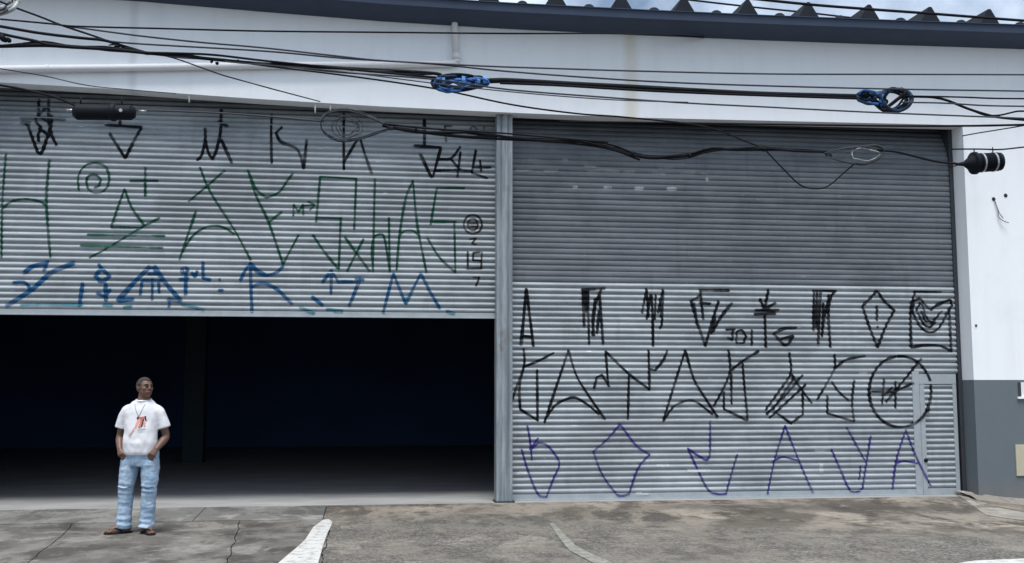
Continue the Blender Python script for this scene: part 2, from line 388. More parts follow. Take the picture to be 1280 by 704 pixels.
# roof: troughs as one sheet, each rib and bolt its own piece
zr = lambda x: interp(GUT, x) + .06
vs_, fs = [], []
for x in xs: vs_ += [(x, -.40, zr(x)), (x, 21, zr(x) + .6), (x, 21, zr(x) + .5), (x, -.40, zr(x) - .025)]
for i in range(len(xs) - 1):
    for k in range(4): fs.append((i * 4 + k, i * 4 + (k + 1) % 4, i * 4 + 4 + (k + 1) % 4, i * 4 + 4 + k))
fs += [(0, 1, 2, 3), tuple(len(vs_) - 4 + k for k in range(4))]
roof = under(mesh('roof', vs_, fs, M['roof']), WH)
rib_me = None
ribx = [P(x, 15, -.36).x for x in (611, 695, 777, 855.5, 935, 1011, 1087, 1163, 1237)]
sp_ = (ribx[-1] - ribx[0]) / 8
ribx = [ribx[0] - sp_ * k for k in range(12, 0, -1)] + ribx + [ribx[-1] + sp_ * k for k in range(1, 8)]
for x in ribx:
    if rib_me is None:
        hw, h0, ht = .22, -.02, .315
        sec = [(-hw, h0), (-.020, ht), (.020, ht), (hw, h0), (hw - .05, h0), (.012, ht - .035), (-.012, ht - .035), (-hw + .05, h0)]
        vv = [(a_, y_, b_ + (y_ + .4) * .027) for y_ in (-.36, .0, 20.9) for a_, b_ in sec]; ff = []
        for j in range(2):
            for k in range(8): ff.append((j * 8 + k, j * 8 + (k + 1) % 8, j * 8 + 8 + (k + 1) % 8, j * 8 + 8 + k))
        ff += [(0, 1, 6, 7), (1, 2, 5, 6), (2, 3, 4, 5)]
        ff += [(7, 6, 5, 4)]          # mortar closer filling the end of the rib
        o = mesh('roof_rib', vv, ff, M['roof']); rib_me = o.data
    else: o = link('roof_rib', rib_me)
    o.parent = roof; o.location = (x, 0, zr(x))
    b_ = lathe_x('roof_bolt', [(-.02, .0), (-.02, .085), (.025, .075), (.05, .045), (.06, .0)], M['roof'], None, (x + sp_ / 2, -.36, interp(GUT, x + sp_ / 2) + .135), 10, Vector((0, 0, 1)))
    b_.parent = roof
# rainwater pipe on the beam
yp = -.065
pp = [P(-140, 90, yp), P(0, 86.5, yp), P(160, 84.5, yp), P(310, 82, yp), P(440, 81, yp), P(556, 79.5, yp)]
pe = P(571, 79, yp)
e1 = pe + Vector((-.05, 0, .0)); e2 = pe + Vector((-.004, 0, .06))
pipe = under(tube('drain_pipe', pp + [e1, pe + Vector((-.012, 0, .014)), e2], .048, M['pvc'], None, 14, True, 5), WH)
under(tube('drain_pipe', [e2, P(568, 22, yp), P(567, 12, yp)], .044, M['pvc'], None, 14, False), WH)
for x, y in ((60, 85.7), (300, 82.2), (480, 80.6)):
    c_ = P(x, y, yp); under(lathe_x('pipe_clip', [(-.015, .056), (.015, .056)], M['pvc'], None, c_, 14), WH)
c_ = e2 + Vector((0, 0, -.01)); under(tube('pipe_socket', [c_, c_ + Vector((-.001, 0, .09))], .055, M['pvc'], None, 14, False), WH)
# little ties hanging from the soffit
for x, y0, y1 in ((236.5, 117, 128), (394, 130, 141), (413, 131, 138)):
    a_, b_ = P(x, y0, .04), P(x, y1, .04); under(tube('soffit_tie', [a_, b_], .010, M['pvc'], None, 6, False), WH)
# service openings on the right wall
a_, b_ = P(1268.5, 556, 0), P(1268.5, 595, 0)
box_ = under(box('meter_cover', a_.x, a_.x + .42, -.018, .01, b_.z, a_.z, M['beige'], None, .004), WH)
a_, b_ = P(1272, 478, 0), P(1272, 496, 0)
under(box('vent_recess', a_.x, a_.x + .3, -.004, .02, b_.z, a_.z, M['pvc'], None), WH)
under(box('vent_sill', a_.x - .02, a_.x + .32, -.03, .02, b_.z - .03, b_.z, M['white'], None), WH)
under(box('vent_shadow_strip', a_.x, a_.x + .045, -.007, .02, b_.z + .002, a_.z, M['guide'], None), WH)  # solid dark strip painted in for the shadow at the recess edge
for x, y in ((1242, 249), (1257, 244.5)):
    c_ = P(x, y, 0); under(lathe_x('wire_hole', [(0, .0), (0, .026), (.006, .03), (.012, .022), (.012, 0)], M['hole'], None, c_ + Vector((0, .004, 0)), 12, Vector((0, -1, 0))), WH)
c_ = P(1220, 407, 0); under(lathe_x('wall_plug', [(0, .02), (.014, .016), (.014, 0)], M['cable_grey'], None, c_ + Vector((0, .004, 0)), 10, Vector((0, -1, 0))), WH)
for pts in (((1243, 250), (1246, 258), (1249, 266), (1254, 273)), ((1244, 252), (1247, 262), (1249, 272), (1256, 277), (1261, 278.5))):
    under(tube('wire_tail', [P(x, y, -.012 - .01 * k) for k, (x, y) in enumerate(pts)], .0055, M['cable_grey'], None, 6), WH)
# centre post between the shutters
pl, pr = 1.617, 1.842
PY = .10
post = empty('centre_post', ((pl + pr) / 2, PY + .1, 0)); post.parent = WH; post.matrix_parent_inverse = Matrix.Translation(-W0)
def pbox(*b, bev=.006, nm='post_face', mat='steel'):
    o = box(nm, *b, M[mat], None, bev); o.parent = post; o.matrix_parent_inverse = Matrix.Translation(-post.location); return o
zc = 5.75
pbox(pl, pr, PY + .02, .345, ZT, zc)
for x0, x1 in ((pl + .004, pl + .05), (pl + .078, pl + .147), (pr - .05, pr - .004)): pbox(x0, x1, PY, PY + .03, ZT + .002, zc - .01, nm='post_rib')
pbox(pl - .02, pr + .025, PY - .03, .35, gz(1.7, .1) - .02, ZT + .016, nm='base_plate', mat='guide', bev=.003)
for z in (1.1, 2.6, 4.3): pbox(pl + .002, pl + .02, PY - .004, PY + .02, z, z + .05, nm='post_bracket', bev=.002)
# guide channel at the right jamb
gch = under(box('shutter_guide', 8.432, 8.492, .292, .95, ZT, 5.75, M['guide'], None, .003), WH)
gch = under(box('shutter_guide', LEFTJ - .0, LEFTJ + .06, .2, .36, ZT, 5.7, M['guide'], None, .003), WH)

# ================================================================== SHUTTERS
PITCHZ, DEP, SY = .0792, .027, .325
def prof(t, flat_=False):                    # t in 0..1 over one slat -> outward bulge
    u = (t - .07) / .86
    if u <= 0 or u >= 1: return 0.0
    return .012 * math.sin(math.pi * u) ** .45 if flat_ else DEP * math.sin(math.pi * u) ** .75
def back(z):                                 # lean towards the drum, added so the top slats fall into shade
    return .38 * max(0.0, (z - 4.92) / .8) ** 1.5
SLAT_CACHE = {}
def slat(parent, mat, x0, x1, z, y, jig=True):
    key = (mat, round(x1 - x0, 3))
    if key not in SLAT_CACHE:
        ts = [0, .07, .11, .18, .30, .42, .55, .68, .80, .88, .93, 1.0]; L = x1 - x0
        vv = [(xx, -prof(t, mat == 'slat_dark') + dy, t * PITCHZ) for xx in (0, L) for dy in (0, .004) for t in ts]
        m = len(ts); ff = []
        for k in range(m - 1):
            ff.append((k, k + 1, 2 * m + k + 1, 2 * m + k)); ff.append((m + k, 3 * m + k, 3 * m + k + 1, m + k + 1))
            ff.append((k, m + k, m + k + 1, k + 1)); ff.append((2 * m + k, 2 * m + k + 1, 3 * m + k + 1, 3 * m + k))
        ff += [(0, 2 * m, 3 * m, m), (m - 1, 2 * m - 1, 4 * m - 1, 3 * m - 1)]
        o = mesh('slat', vv, ff, M[mat]); SLAT_CACHE[key] = o.data
    else: o = link('slat', SLAT_CACHE[key])
    o.parent = parent; o.matrix_parent_inverse = Matrix.Translation(-parent.location)
    o.location = (x0, y + back(z) + (random.uniform(-.002, .002) if jig else 0), z + (random.uniform(-.0008, .0008) if jig else 0))
    if jig: o.rotation_euler = (-math.atan((back(z + PITCHZ) - back(z)) / PITCHZ) + random.uniform(-.05, .05), random.uniform(-.0005, .0005), 0)
    return o
def keep(o, p): o.parent = p; o.matrix_parent_inverse = Matrix.Translation(-p.location); return o
# right-hand shutter, closed
RX0, RX1 = pr - .01, 8.43
WX0, WXS, WX1, WZ = 7.715, 7.90, 8.335, 1.70
RS = tag(empty('roller_shutter', ((RX0 + RX1) / 2, SY, ZT)), 'closed roller shutter, dark grey above and light grey below, with black and purple tags', 'shutter')
rz0 = ZT + .075
nr = int((5.68 - rz0) / PITCHZ)
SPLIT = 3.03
for i in range(nr):
    z = rz0 + i * PITCHZ
    low = z + PITCHZ * .5 < WZ + .07
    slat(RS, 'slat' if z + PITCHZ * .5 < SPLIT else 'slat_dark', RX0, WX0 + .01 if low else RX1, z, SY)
keep(box('bottom_bar', RX0 + .005, WX0 + .005, SY - .022, SY + .02, ZT - .006, rz0 + .002, M['bar'], None, .004), RS)
keep(box('bottom_lip', RX0 + .005, WX0 + .005, SY - .045, SY - .0225, ZT - .006, ZT + .012, M['bar'], None, .002), RS)
# wicket door in it
stile_y = SY - .034
wd = empty('wicket_door', ((WX0 + WX1) / 2, SY, ZT)); keep(wd, RS)
def wbox(nm, *b, mat='bar', bev=.004):
    o = box(nm, *b, M[mat], None, bev); o.parent = wd; o.matrix_parent_inverse = Matrix.Translation(-wd.location); return o
wbox('stile', WX0, WX0 + .105, stile_y, SY + .02, ZT - .003, WZ + .12)
wbox('stile', WX0 + .111, WXS, stile_y + .006, SY + .02, ZT - .003, WZ - .062)
wbox('stile', WX1, WX1 + .06, stile_y + .004, SY + .02, ZT - .003, WZ - .062)
wbox('head_rail', WX0 + .106, WX1 + .06, stile_y + .003, SY + .02, WZ - .06, WZ + .085)
wbox('sill_rail', WXS, WX1, stile_y + .008, SY + .02, ZT - .004, ZT + .085)
nw = int((WZ - ZT - .1) / PITCHZ)
for i in range(nw):
    o = slat(wd, 'slat', WXS - .01, WX1 + .01, ZT + .09 + i * PITCHZ, SY)
for x, y in ((1160, 512), (1157.5, 575.5)):
    c_ = P(x, y, stile_y); lathe_x('lock', [(0, .03), (.012, .03), (.02, .018), (.03, .012), (.03, 0)], M['black_plastic'], None, c_ + Vector((0, .006, 0)), 12, Vector((0, -1, 0)))
    o = COL.objects[-1]; o.parent = wd; o.matrix_parent_inverse = Matrix.Translation(-wd.location)
# left-hand shutter, raised
LX0, LX1, LZ = LEFTJ + .02, pl + .01, 2.545
LS = tag(empty('roller_shutter', ((LX0 + LX1) / 2, SY, LZ)), 'half raised light grey roller shutter with black, green and blue tags', 'shutter')
for i in range(int((5.75 - LZ - .07) / PITCHZ)):
    slat(LS, 'slat', LX0, LX1, LZ + .07 + i * PITCHZ, SY)
keep(box('bottom_bar', LX0 + .005, LX1 - .005, SY - .022, SY + .02, LZ - .004, LZ + .072, M['bar'], None, .004), LS)
keep(box('bottom_lip', LX0 + .005, LX1 - .005, SY - .045, SY - .0225, LZ - .004, LZ + .012, M['bar'], None, .002), LS)

# ------------------------------------------------------------------ graffiti: paint strokes laid on the slats
def surf_y(which, x, z):
    z0 = (LZ + .07) if which == 'L' else rz0
    if which == 'R' and z < WZ + .09 and x > WX0:
        if x < WXS: return stile_y - .001
        if x > WX1 or z > WZ - .01: return stile_y
        z0 = ZT + .09
    if z < z0: return SY - .024
    return SY + back(z) - prof(((z - z0) / PITCHZ) % 1.0, which == 'R' and z > SPLIT - .03)
LIFT = [0]
def stroke_geo(vs_, fs, ed, pts, wd_, which, taper):
    """pts: list of (x,z) in the shutter plane"""
    LIFT[0] = (LIFT[0] + 1) % 24
    lift = .0042 + LIFT[0] * .00012
    # split at sharp corners, smooth the rest
    runs, cur = [], [pts[0]]
    for i in range(1, len(pts)):
        cur.append(pts[i])
        if i < len(pts) - 1:
            a_ = Vector(pts[i]) - Vector(pts[i - 1]); b_ = Vector(pts[i + 1]) - Vector(pts[i])
            if a_.length > 1e-6 and b_.length > 1e-6 and a_.angle(b_) > R(52): runs.append(cur); cur = [pts[i]]
    runs.append(cur)
    for run in runs:
        p3 = [Vector((x, z, 0)) for x, z in run]; sm = catmull(p3, 8)
        # resample
        out = [sm[0]]; acc = 0
        for a_, b_ in zip(sm, sm[1:]):
            L = (b_ - a_).length; k = max(1, int(L / .009))
            out += [a_.lerp(b_, (q + 1) / k) for q in range(k)]
        t0 = (out[1] - out[0]).normalized(); t1 = (out[-1] - out[-2]).normalized(); h = wd_ * .42
        out = [out[0] - t0 * h] + out + [out[-1] + t1 * h]
        nn = len(out); nc = max(4, int(wd_ / .009)); b0 = len(vs_)
        ph = random.uniform(0, 50)
        for i, p in enumerate(out):
            t = (out[min(i + 1, nn - 1)] - out[max(i - 1, 0)]); t.normalize(); s = Vector((-t.y, t.x, 0))
            ww = wd_ * (1.05 + .38 * noise.noise(Vector((i * .035, ph, 0))))
            for k in range(nc + 1):
                u = k / nc * 2 - 1; q = p + s * (u * ww * .5)
                vs_.append((q.x, surf_y(which, q.x, q.y) - lift, q.y))
                end = min(1, min(i, nn - 1 - i) / max(1, h / .009))
                ed.append(max(0, 1 - abs(u) ** 2.2) * end)
        for i in range(nn - 1):
            for k in range(nc):
                a_ = b0 + i * (nc + 1) + k; fs.append((a_, a_ + 1, a_ + nc + 2, a_ + nc + 1))
TS = 1280 / 330
TILE = {'A': (0, 100), 'B': (310, 100), 'C': (0, 240), 'D': (310, 240), 'E': (630, 340), 'F': (950, 340), 'G': (630, 500), 'H': (950, 500), 'U': (600, 130, 4.14)}
def graffiti(which, tile, ink, width, strokes, each=False):
    if each and len(strokes) > 1:
        for st in strokes: graffiti(which, tile, ink, width, [st])
        return
    ox, oy = TILE[tile][:2]; TS_ = TILE[tile][2] if len(TILE[tile]) > 2 else TS; vs_, fs, ed = [], [], []
    for st in strokes:
        pts = []
        for x, y in st:
            q = P(ox + x / TS_, oy + y / TS_, SY - .012)
            for _ in range(4): q = P(ox + x / TS_, oy + y / TS_, SY - .012 + back(q.z))
            pts.append((q.x, q.z))
        if len(pts) == 1: pts = [pts[0], (pts[0][0] + .004, pts[0][1])]
        stroke_geo(vs_, fs, ed, pts, width, which, True)
    root = LS if which == 'L' else RS
    me = bpy.data.meshes.new('graffiti'); me.from_pydata(vs_, [], fs); me.update()
    at = me.attributes.new('edge', 'FLOAT', 'POINT'); at.data.foreach_set('value', ed)
    o = link('graffiti', me, INK[ink]); keep(o, root)
def ell(cx, cy, rx, ry, a0=0, a1=360, n=18): return [(cx + rx * math.cos(R(a0 + (a1 - a0) * k / n)), cy + ry * math.sin(R(a0 + (a1 - a0) * k / n))) for k in range(n + 1)]
K = .046
# left shutter, upper row
graffiti('L', 'A', 'k', K, [[(190, 95), (186, 170), (175, 200), (200, 232), (186, 270), (190, 300)], [(237, 95), (238, 180), (250, 262), (275, 318)], [(125, 215), (140, 232), (185, 355), (207, 345), (246, 230), (250, 172)], [(190, 235), (242, 272)], [(170, 190), (230, 130)], [(195, 180), (250, 215)]])
graffiti('L', 'A', 'd', .07, [[(100, 186), (320, 190)], [(100, 205), (150, 212)]])
graffiti('L', 'A', 'k', K, [[(585, 190), (580, 222)], [(512, 219), (690, 230)], [(532, 260), (608, 380), (685, 236)]])
graffiti('L', 'A', 'k', K, [[(955, 390), (978, 365), (995, 290), (995, 235)], [(996, 290), (1010, 350), (1030, 385), (1050, 340), (1070, 250), (1073, 145)], [(1058, 200), (1105, 226)], [(1073, 290), (1100, 350), (1125, 405)]])
graffiti('L', 'B', 'k', K, [[(115, 165), (115, 405)], [(165, 230), (135, 258), (160, 300), (230, 330), (255, 370), (270, 430)], [(285, 290), (270, 430)]])
graffiti('L', 'B', 'k', K * .9, [[(465, 165), (465, 435)], [(465, 400), (530, 290)], [(545, 290), (570, 370), (600, 455)]])
graffiti('L', 'B', 'k', K, [[(855, 190), (855, 320)], [(805, 320), (935, 328)], [(935, 330), (895, 475)], [(835, 360), (890, 475)]])
graffiti('L', 'B', 'k', K * .85, [[(930, 385), (985, 380), (1030, 325)], [(985, 385), (1030, 435), (1085, 442)], [(1030, 350), (1015, 470)], [(905, 440), (1030, 436)], [(1105, 340), (1085, 450), (1160, 478)], [(1090, 425), (1178, 425)], [(1125, 390), (1130, 445)]])
graffiti('L', 'B', 'd', K * .8, [[(960, 300), (955, 225), (990, 225)], [(960, 262), (985, 262)], [(1075, 245), (1088, 222), (1112, 240)], [(1140, 252), (1145, 226)]])
# green row
g = .036
graffiti('L', 'A', 'g', g, [[(30, 360), (14, 560), (10, 700), (8, 862)], [(240, 388), (226, 560), (232, 700), (245, 860)], [(12, 625), (60, 588), (130, 578), (200, 592), (226, 615)]])
graffiti('L', 'A', 'g', g, [[(383, 535), (380, 470), (410, 420), (460, 402), (510, 420), (530, 470), (520, 520), (490, 545), (450, 545), (425, 520), (420, 480), (440, 462), (470, 462), (488, 485), (480, 515), (460, 522)]])
graffiti('L', 'A', 'g', g, [[(705, 425), (705, 565)], [(630, 490), (765, 490)]])
graffiti('L', 'A', 'g', g, [[(540, 713), (575, 610), (605, 530), (640, 620), (700, 705)], [(540, 715), (690, 718)], [(775, 670), (700, 708), (600, 768), (500, 828), (435, 861)], [(425, 751), (800, 758)], [(392, 803), (790, 815)]])
graffiti('L', 'A', 'g', g, [[(970, 425), (1020, 543), (1140, 733), (1215, 873)], [(1090, 440), (1010, 510), (915, 590)], [(950, 638), (870, 873)], [(880, 843), (930, 763), (990, 718), (1050, 708), (1100, 723), (1135, 748)]])
graffiti('L', 'B', 'g', g, [[(0, 440), (40, 563), (100, 690), (170, 893)], [(5, 450), (40, 530), (90, 572), (150, 545), (190, 490), (218, 455)], [(100, 690), (165, 640)], [(170, 893), (245, 753)]])
graffiti('L', 'B', 'g', g * .9, [[(220, 660), (222, 605), (245, 640), (268, 605), (268, 655)], [(262, 610), (325, 607)], [(292, 590), (325, 607), (300, 630)]])
graffiti('L', 'B', 'g', g, [[(350, 470), (330, 690)], [(350, 470), (525, 480)], [(330, 668), (455, 672)], [(450, 673), (440, 918)], [(315, 753), (375, 840), (440, 918)]])
graffiti('L', 'B', 'g', g, [[(525, 480), (515, 725)], [(615, 480), (605, 928)], [(470, 763), (590, 928)], [(560, 773), (480, 928)], [(605, 900), (600, 823), (612, 763), (640, 748), (662, 770), (688, 928)], [(683, 668), (687, 928)]])
graffiti('L', 'B', 'g', g, [[(800, 490), (765, 573), (735, 750), (720, 923)], [(800, 490), (820, 700), (865, 933)], [(735, 753), (760, 733), (800, 733), (832, 758)]])
graffiti('L', 'B', 'g', g, [[(1050, 525), (915, 525), (885, 703)], [(890, 688), (1010, 688)], [(1000, 688), (1005, 933)], [(870, 768), (930, 863), (1005, 933)]])
graffiti('L', 'D', 'n', .03, [ell(1090, 158, 44, 46), ell(1090, 158, 24, 26), [(1075, 152), (1108, 152)], [(1078, 168), (1104, 168)], [(1075, 230), (1105, 226), (1085, 250), (1107, 256)], [(1065, 290), (1065, 370)], [(1125, 292), (1092, 296), (1090, 332), (1130, 334)], [(1134, 292), (1130, 370)], [(1060, 372), (1135, 370)], [(1092, 415), (1122, 415), (1105, 455)]])
# blue row
graffiti('L', 'C', 'b', .075, [[(362, 345), (250, 392), (160, 470), (30, 556)], [(115, 395), (160, 362), (232, 346)]])
graffiti('L', 'C', 'b', .05, [[(232, 335), (214, 385)], [(65, 440), (120, 440), (150, 470)], [(402, 440), (385, 555)]])
graffiti('L', 'C', 't', .05, [[(100, 547), (230, 545), (400, 548)], [(500, 548), (545, 552)], [(880, 545), (990, 572)], [(600, 560), (640, 556)]], True)
graffiti('L', 'C', 'b', .055, [[(480, 350), (492, 372), (462, 408), (492, 438), (535, 410), (492, 372)], [(512, 440), (515, 532)], [(470, 490), (510, 510), (536, 472)]])
graffiti('L', 'C', 'b', .07, [[(570, 530), (650, 440), (730, 360)], [(745, 360), (810, 450), (880, 530)], [(575, 530), (650, 520)], [(810, 520), (880, 531)]])
graffiti('L', 'C', 'b', .05, [[(690, 430), (680, 500)], [(740, 420), (738, 525)], [(690, 430), (790, 432)], [(718, 398), (772, 398)], [(770, 432), (772, 490)]])
graffiti('L', 'C', 'b', .05, [[(820, 560), (822, 528)]])
graffiti('L', 'C', 'b', .05, [[(882, 370), (905, 366), (912, 386), (886, 397), (882, 372)], [(902, 392), (900, 500)], [(868, 425), (915, 420)], [(930, 390), (945, 412), (958, 384)], [(985, 340), (985, 420), (1022, 426)]])
graffiti('L', 'C', 'b', .05, [[(1062, 425), (1070, 425)], [(1060, 478), (1082, 478)]], True)
graffiti('L', 'C', 'b', .05, [[(1165, 430), (1190, 380), (1215, 345), (1250, 380), (1290, 402)], [(1215, 345), (1217, 460), (1222, 582)]])
graffiti('L', 'D', 'b', .05, [[(18, 462), (60, 445), (100, 450), (150, 480), (215, 545)], [(20, 362), (50, 395), (90, 405), (140, 390), (172, 358)]])
graffiti('L', 'D', 'b', .05, [[(405, 380), (402, 495)], [(360, 440), (405, 380), (435, 432)], [(430, 437), (530, 435)], [(545, 420), (490, 555)], [(520, 422), (562, 428)], [(310, 508), (362, 550)]])
graffiti('L', 'D', 't', .055, [[(250, 560), (322, 590)], [(380, 570), (460, 580)], [(650, 580), (662, 590)], [(960, 578), (1002, 592)]], True)
graffiti('L', 'D', 'b', .046, [[(655, 585), (680, 490), (705, 395)], [(705, 395), (735, 470), (765, 545)], [(765, 545), (800, 470), (838, 395)], [(838, 395), (880, 480), (930, 565)]])
graffiti('L', 'D', 't', .06, [[(752, 520), (780, 515)]])
# right shutter, first row
graffiti('R', 'E', 'k', .05, [[(82, 355), (95, 220), (107, 82)], [(107, 82), (125, 220), (142, 360)], [(85, 310), (130, 315)]])
graffiti('R', 'E', 'k', K, [[(375, 86), (490, 80)], [(382, 85), (388, 265)], [(405, 85), (412, 350)], [(395, 90), (400, 200)], [(470, 85), (430, 200), (435, 310)], [(462, 110), (480, 350)], [(442, 130), (428, 310)], [(460, 190), (450, 300)]])
graffiti('R', 'E', 'k', K * .9, [[(690, 85), (668, 200)], [(690, 82), (700, 220)], [(710, 110), (690, 230)], [(715, 110), (720, 230), (722, 360)], [(735, 110), (730, 230)], [(770, 85), (745, 200)], [(770, 90), (765, 240), (755, 275)], [(755, 130), (760, 220)]])
graffiti('R', 'E', 'k', K, [[(905, 140), (935, 240), (975, 360)], [(905, 143), (950, 115)], [(950, 85), (965, 230)], [(950, 90), (1092, 90)], [(945, 150), (1000, 155)], [(920, 150), (935, 260)], [(1040, 140), (1005, 250), (975, 360)], [(1105, 150), (1050, 220), (1010, 290)], [(1022, 215), (1005, 300)]])
graffiti('R', 'E', 'k', K * .85, [[(1075, 280), (1120, 278)], [(1108, 280), (1106, 330), (1082, 318)], [(1128, 288), (1125, 345), (1160, 345), (1172, 310), (1152, 282), (1128, 288)], [(1200, 280), (1200, 355)]])
graffiti('R', 'F', 'k', K, [[(40, 85), (20, 185)], [(-2, 130), (20, 180)], [(75, 150), (20, 182)], [(-25, 185), (90, 185)], [(-30, 206), (75, 201)], [(22, 206), (27, 365)], [(175, 272), (115, 275), (65, 300), (115, 355), (135, 350), (160, 310), (100, 325)]])
graffiti('R', 'F', 'k', K, [[(255, 90), (370, 92)], [(260, 90), (258, 285)], [(275, 90), (272, 270)], [(292, 95), (280, 350)], [(358, 95), (320, 170), (298, 315)], [(332, 110), (325, 200)], [(345, 110), (330, 200), (340, 365)], [(305, 150), (300, 310)]])
graffiti('R', 'F', 'k', K, [[(565, 90), (540, 120), (495, 165), (530, 270), (568, 365)], [(568, 365), (610, 260), (650, 187)], [(650, 187), (600, 140), (565, 90)], [(565, 165), (565, 235)], [(564, 268), (572, 268)]])
graffiti('R', 'F', 'k', K, [[(745, 95), (880, 95)], [(750, 97), (740, 130), (728, 180), (730, 365)], [(730, 365), (800, 355), (870, 358), (930, 385)], [(925, 385), (915, 180)]])
graffiti('R', 'F', 'k', K * .9, [[(735, 190), (745, 140), (775, 128), (800, 160), (825, 185), (850, 165), (880, 150), (920, 135), (930, 160), (905, 200), (880, 250), (850, 285), (815, 292), (780, 270), (755, 230), (735, 190)], [(755, 190), (775, 150), (790, 170), (800, 210), (830, 250), (880, 190)], [(765, 200), (790, 250), (820, 270), (850, 245)], [(780, 190), (800, 240), (830, 240)]])
# second row
S = .04
graffiti('R', 'E', 'k', S, [[(95, 372), (97, 450), (60, 560), (35, 630)], [(97, 460), (165, 432), (240, 393)], [(95, 462), (75, 560), (78, 666), (165, 721)], [(160, 475), (162, 720)]])
graffiti('R', 'E', 'k', S, [[(312, 380), (265, 520), (195, 731)], [(312, 380), (350, 500), (410, 600), (490, 715)], [(200, 712), (250, 645), (300, 618), (345, 610), (400, 640), (460, 690)]])
graffiti('R', 'E', 'k', S, [[(435, 565), (450, 510), (475, 500), (510, 555)], [(492, 385), (505, 555)], [(492, 385), (600, 490), (705, 570)], [(605, 495), (600, 715)], [(700, 380), (705, 572)], [(700, 468), (730, 478), (770, 430), (792, 380)]])
graffiti('R', 'E', 'k', S, [[(878, 380), (830, 530), (770, 725)], [(878, 380), (920, 520), (980, 620), (1035, 705)], [(775, 718), (820, 655), (880, 625), (930, 630), (1010, 690)]])
graffiti('R', 'E', 'k', S, [[(1088, 380), (1094, 480), (1060, 570), (1015, 650)], [(1098, 478), (1160, 430), (1235, 383)], [(1100, 490), (1102, 640)], [(1155, 440), (1165, 560), (1180, 715)], [(1065, 580), (1065, 665), (1178, 720)]])
graffiti('R', 'F', 'k', S, [[(140, 385), (147, 490), (90, 580), (25, 670)], [(147, 490), (200, 570), (250, 635)], [(205, 500), (120, 600), (30, 690)], [(222, 545), (130, 630), (45, 708)], [(160, 520), (60, 668)], [(205, 560), (207, 690), (150, 735), (75, 680)]])
graffiti('R', 'F', 'k', S, [[(360, 400), (360, 465), (320, 545), (275, 620)], [(362, 467), (420, 425), (510, 408)], [(345, 530), (380, 580), (430, 625)], [(325, 600), (325, 685), (455, 725)], [(455, 525), (445, 630), (455, 725)]])
graffiti('R', 'F', 'k', .05, [ell(678, 580, 150, 172, -95, 263, 26)])
graffiti('R', 'F', 'k', S, [[(600, 520), (590, 640)], [(655, 530), (655, 660)], [(540, 580), (650, 582)], [(650, 580), (740, 540)], [(780, 420), (700, 520), (610, 630)], [(640, 560), (600, 600)]])
# purple row
p_ = .034
graffiti('R', 'G', 'p', p_, [[(112, 125), (125, 190), (135, 290)], [(85, 240), (115, 340), (150, 430), (175, 465), (205, 470), (240, 380), (268, 310), (240, 255), (200, 215), (165, 207), (130, 240)], [(165, 185), (125, 240)]])
graffiti('R', 'G', 'p', p_, [[(562, 118), (500, 190), (432, 250), (475, 360), (540, 450), (570, 465), (605, 455), (650, 330), (705, 265)], [(705, 265), (640, 220), (562, 118)]])
graffiti('R', 'G', 'p', p_, [[(998, 100), (997, 260), (980, 292), (940, 270), (890, 235)], [(890, 235), (930, 320), (985, 430), (1030, 455), (1075, 455), (1110, 330), (1130, 265)]])
graffiti('R', 'H', 'p', p_, [[(120, 125), (70, 290), (35, 455)], [(120, 125), (190, 300), (255, 450)], [(60, 297), (110, 277), (180, 292)]])
graffiti('R', 'H', 'p', p_, [[(420, 135), (505, 290)], [(535, 175), (515, 300), (495, 430), (465, 445), (430, 430), (385, 330), (345, 240)], [(487, 320), (480, 385)]])
graffiti('R', 'H', 'p', p_, [[(705, 145), (660, 290), (640, 435)], [(705, 145), (760, 290), (825, 415)], [(655, 306), (700, 298), (760, 306)]])
# pale scuffs
graffiti('R', 'F', 'w', .06, [[(870, 275), (945, 275)], [(480, 490), (520, 488)]], True)
graffiti('R', 'G', 'w', .05, [[(890, 341), (1000, 342)], [(740, 316), (800, 318)], [(60, 358), (110, 352)], [(640, 455), (700, 452)]], True)
graffiti('R', 'H', 'w', .06, [[(295, 310), (296, 355)], [(262, 245), (320, 247)]], True)
graffiti('R', 'U', 'v', .05, [[(185, 345), (265, 343)], [(330, 348), (400, 347)], [(255, 288), (295, 287)], [(425, 290), (455, 291)], [(540, 322), (600, 325)], [(560, 350), (640, 345), (720, 352)], [(740, 355), (800, 350)], [(890, 355), (960, 365)], [(1040, 362), (1110, 358)], [(930, 330), (1000, 325)], [(1140, 360), (1180, 362)]], True)
graffiti('R', 'U', 'w', .05, [[(640, 433), (680, 433)], [(802, 437), (845, 437)], [(968, 439), (1015, 440)], [(1173, 385), (1177, 398)], [(480, 430), (505, 431)]], True)

# ================================================================== OVERHEAD CABLES
def cable(name, pts, r, mat, label, Y=-2.7, cat='cable', group=None, ext=(0, 0), seg=6):
    """pts: measured (x, y[, Y]); ext: metres the cable runs on beyond the first / last point"""
    q = [P(p[0], p[1], p[2] if len(p) > 2 else Y) for p in pts]
    def run_on(e, prev, L):                      # carry the cable on in steps that grow slowly, flattening out
        d = e - prev; st = d.length * 1.2; out, tot = [], 0
        while tot < L:
            d.z *= .92; out.append((out[-1] if out else e) + d.normalized() * st); tot += st; st *= 1.4
        return out
    if ext[0]: q = run_on(q[0], q[1], ext[0])[::-1] + q
    if ext[1]: q = q + run_on(q[-1], q[-2], ext[1])
    c = q[len(q) // 2]
    o = tube(name, q, r * 1.25, M[mat], None, seg, True, 6); return tag(o, label, cat, group)
T, MD, TK = .0078, .010, .016
cable('overhead_cable', [(0, 2), (20, 10), (50, 21), (78, 32), (120, 46), (155, 59), (187, 68)], .009, 'cable', 'black drop wire slanting down from the corner coil into the taped cable knot', -2.62, ext=(5, 0))
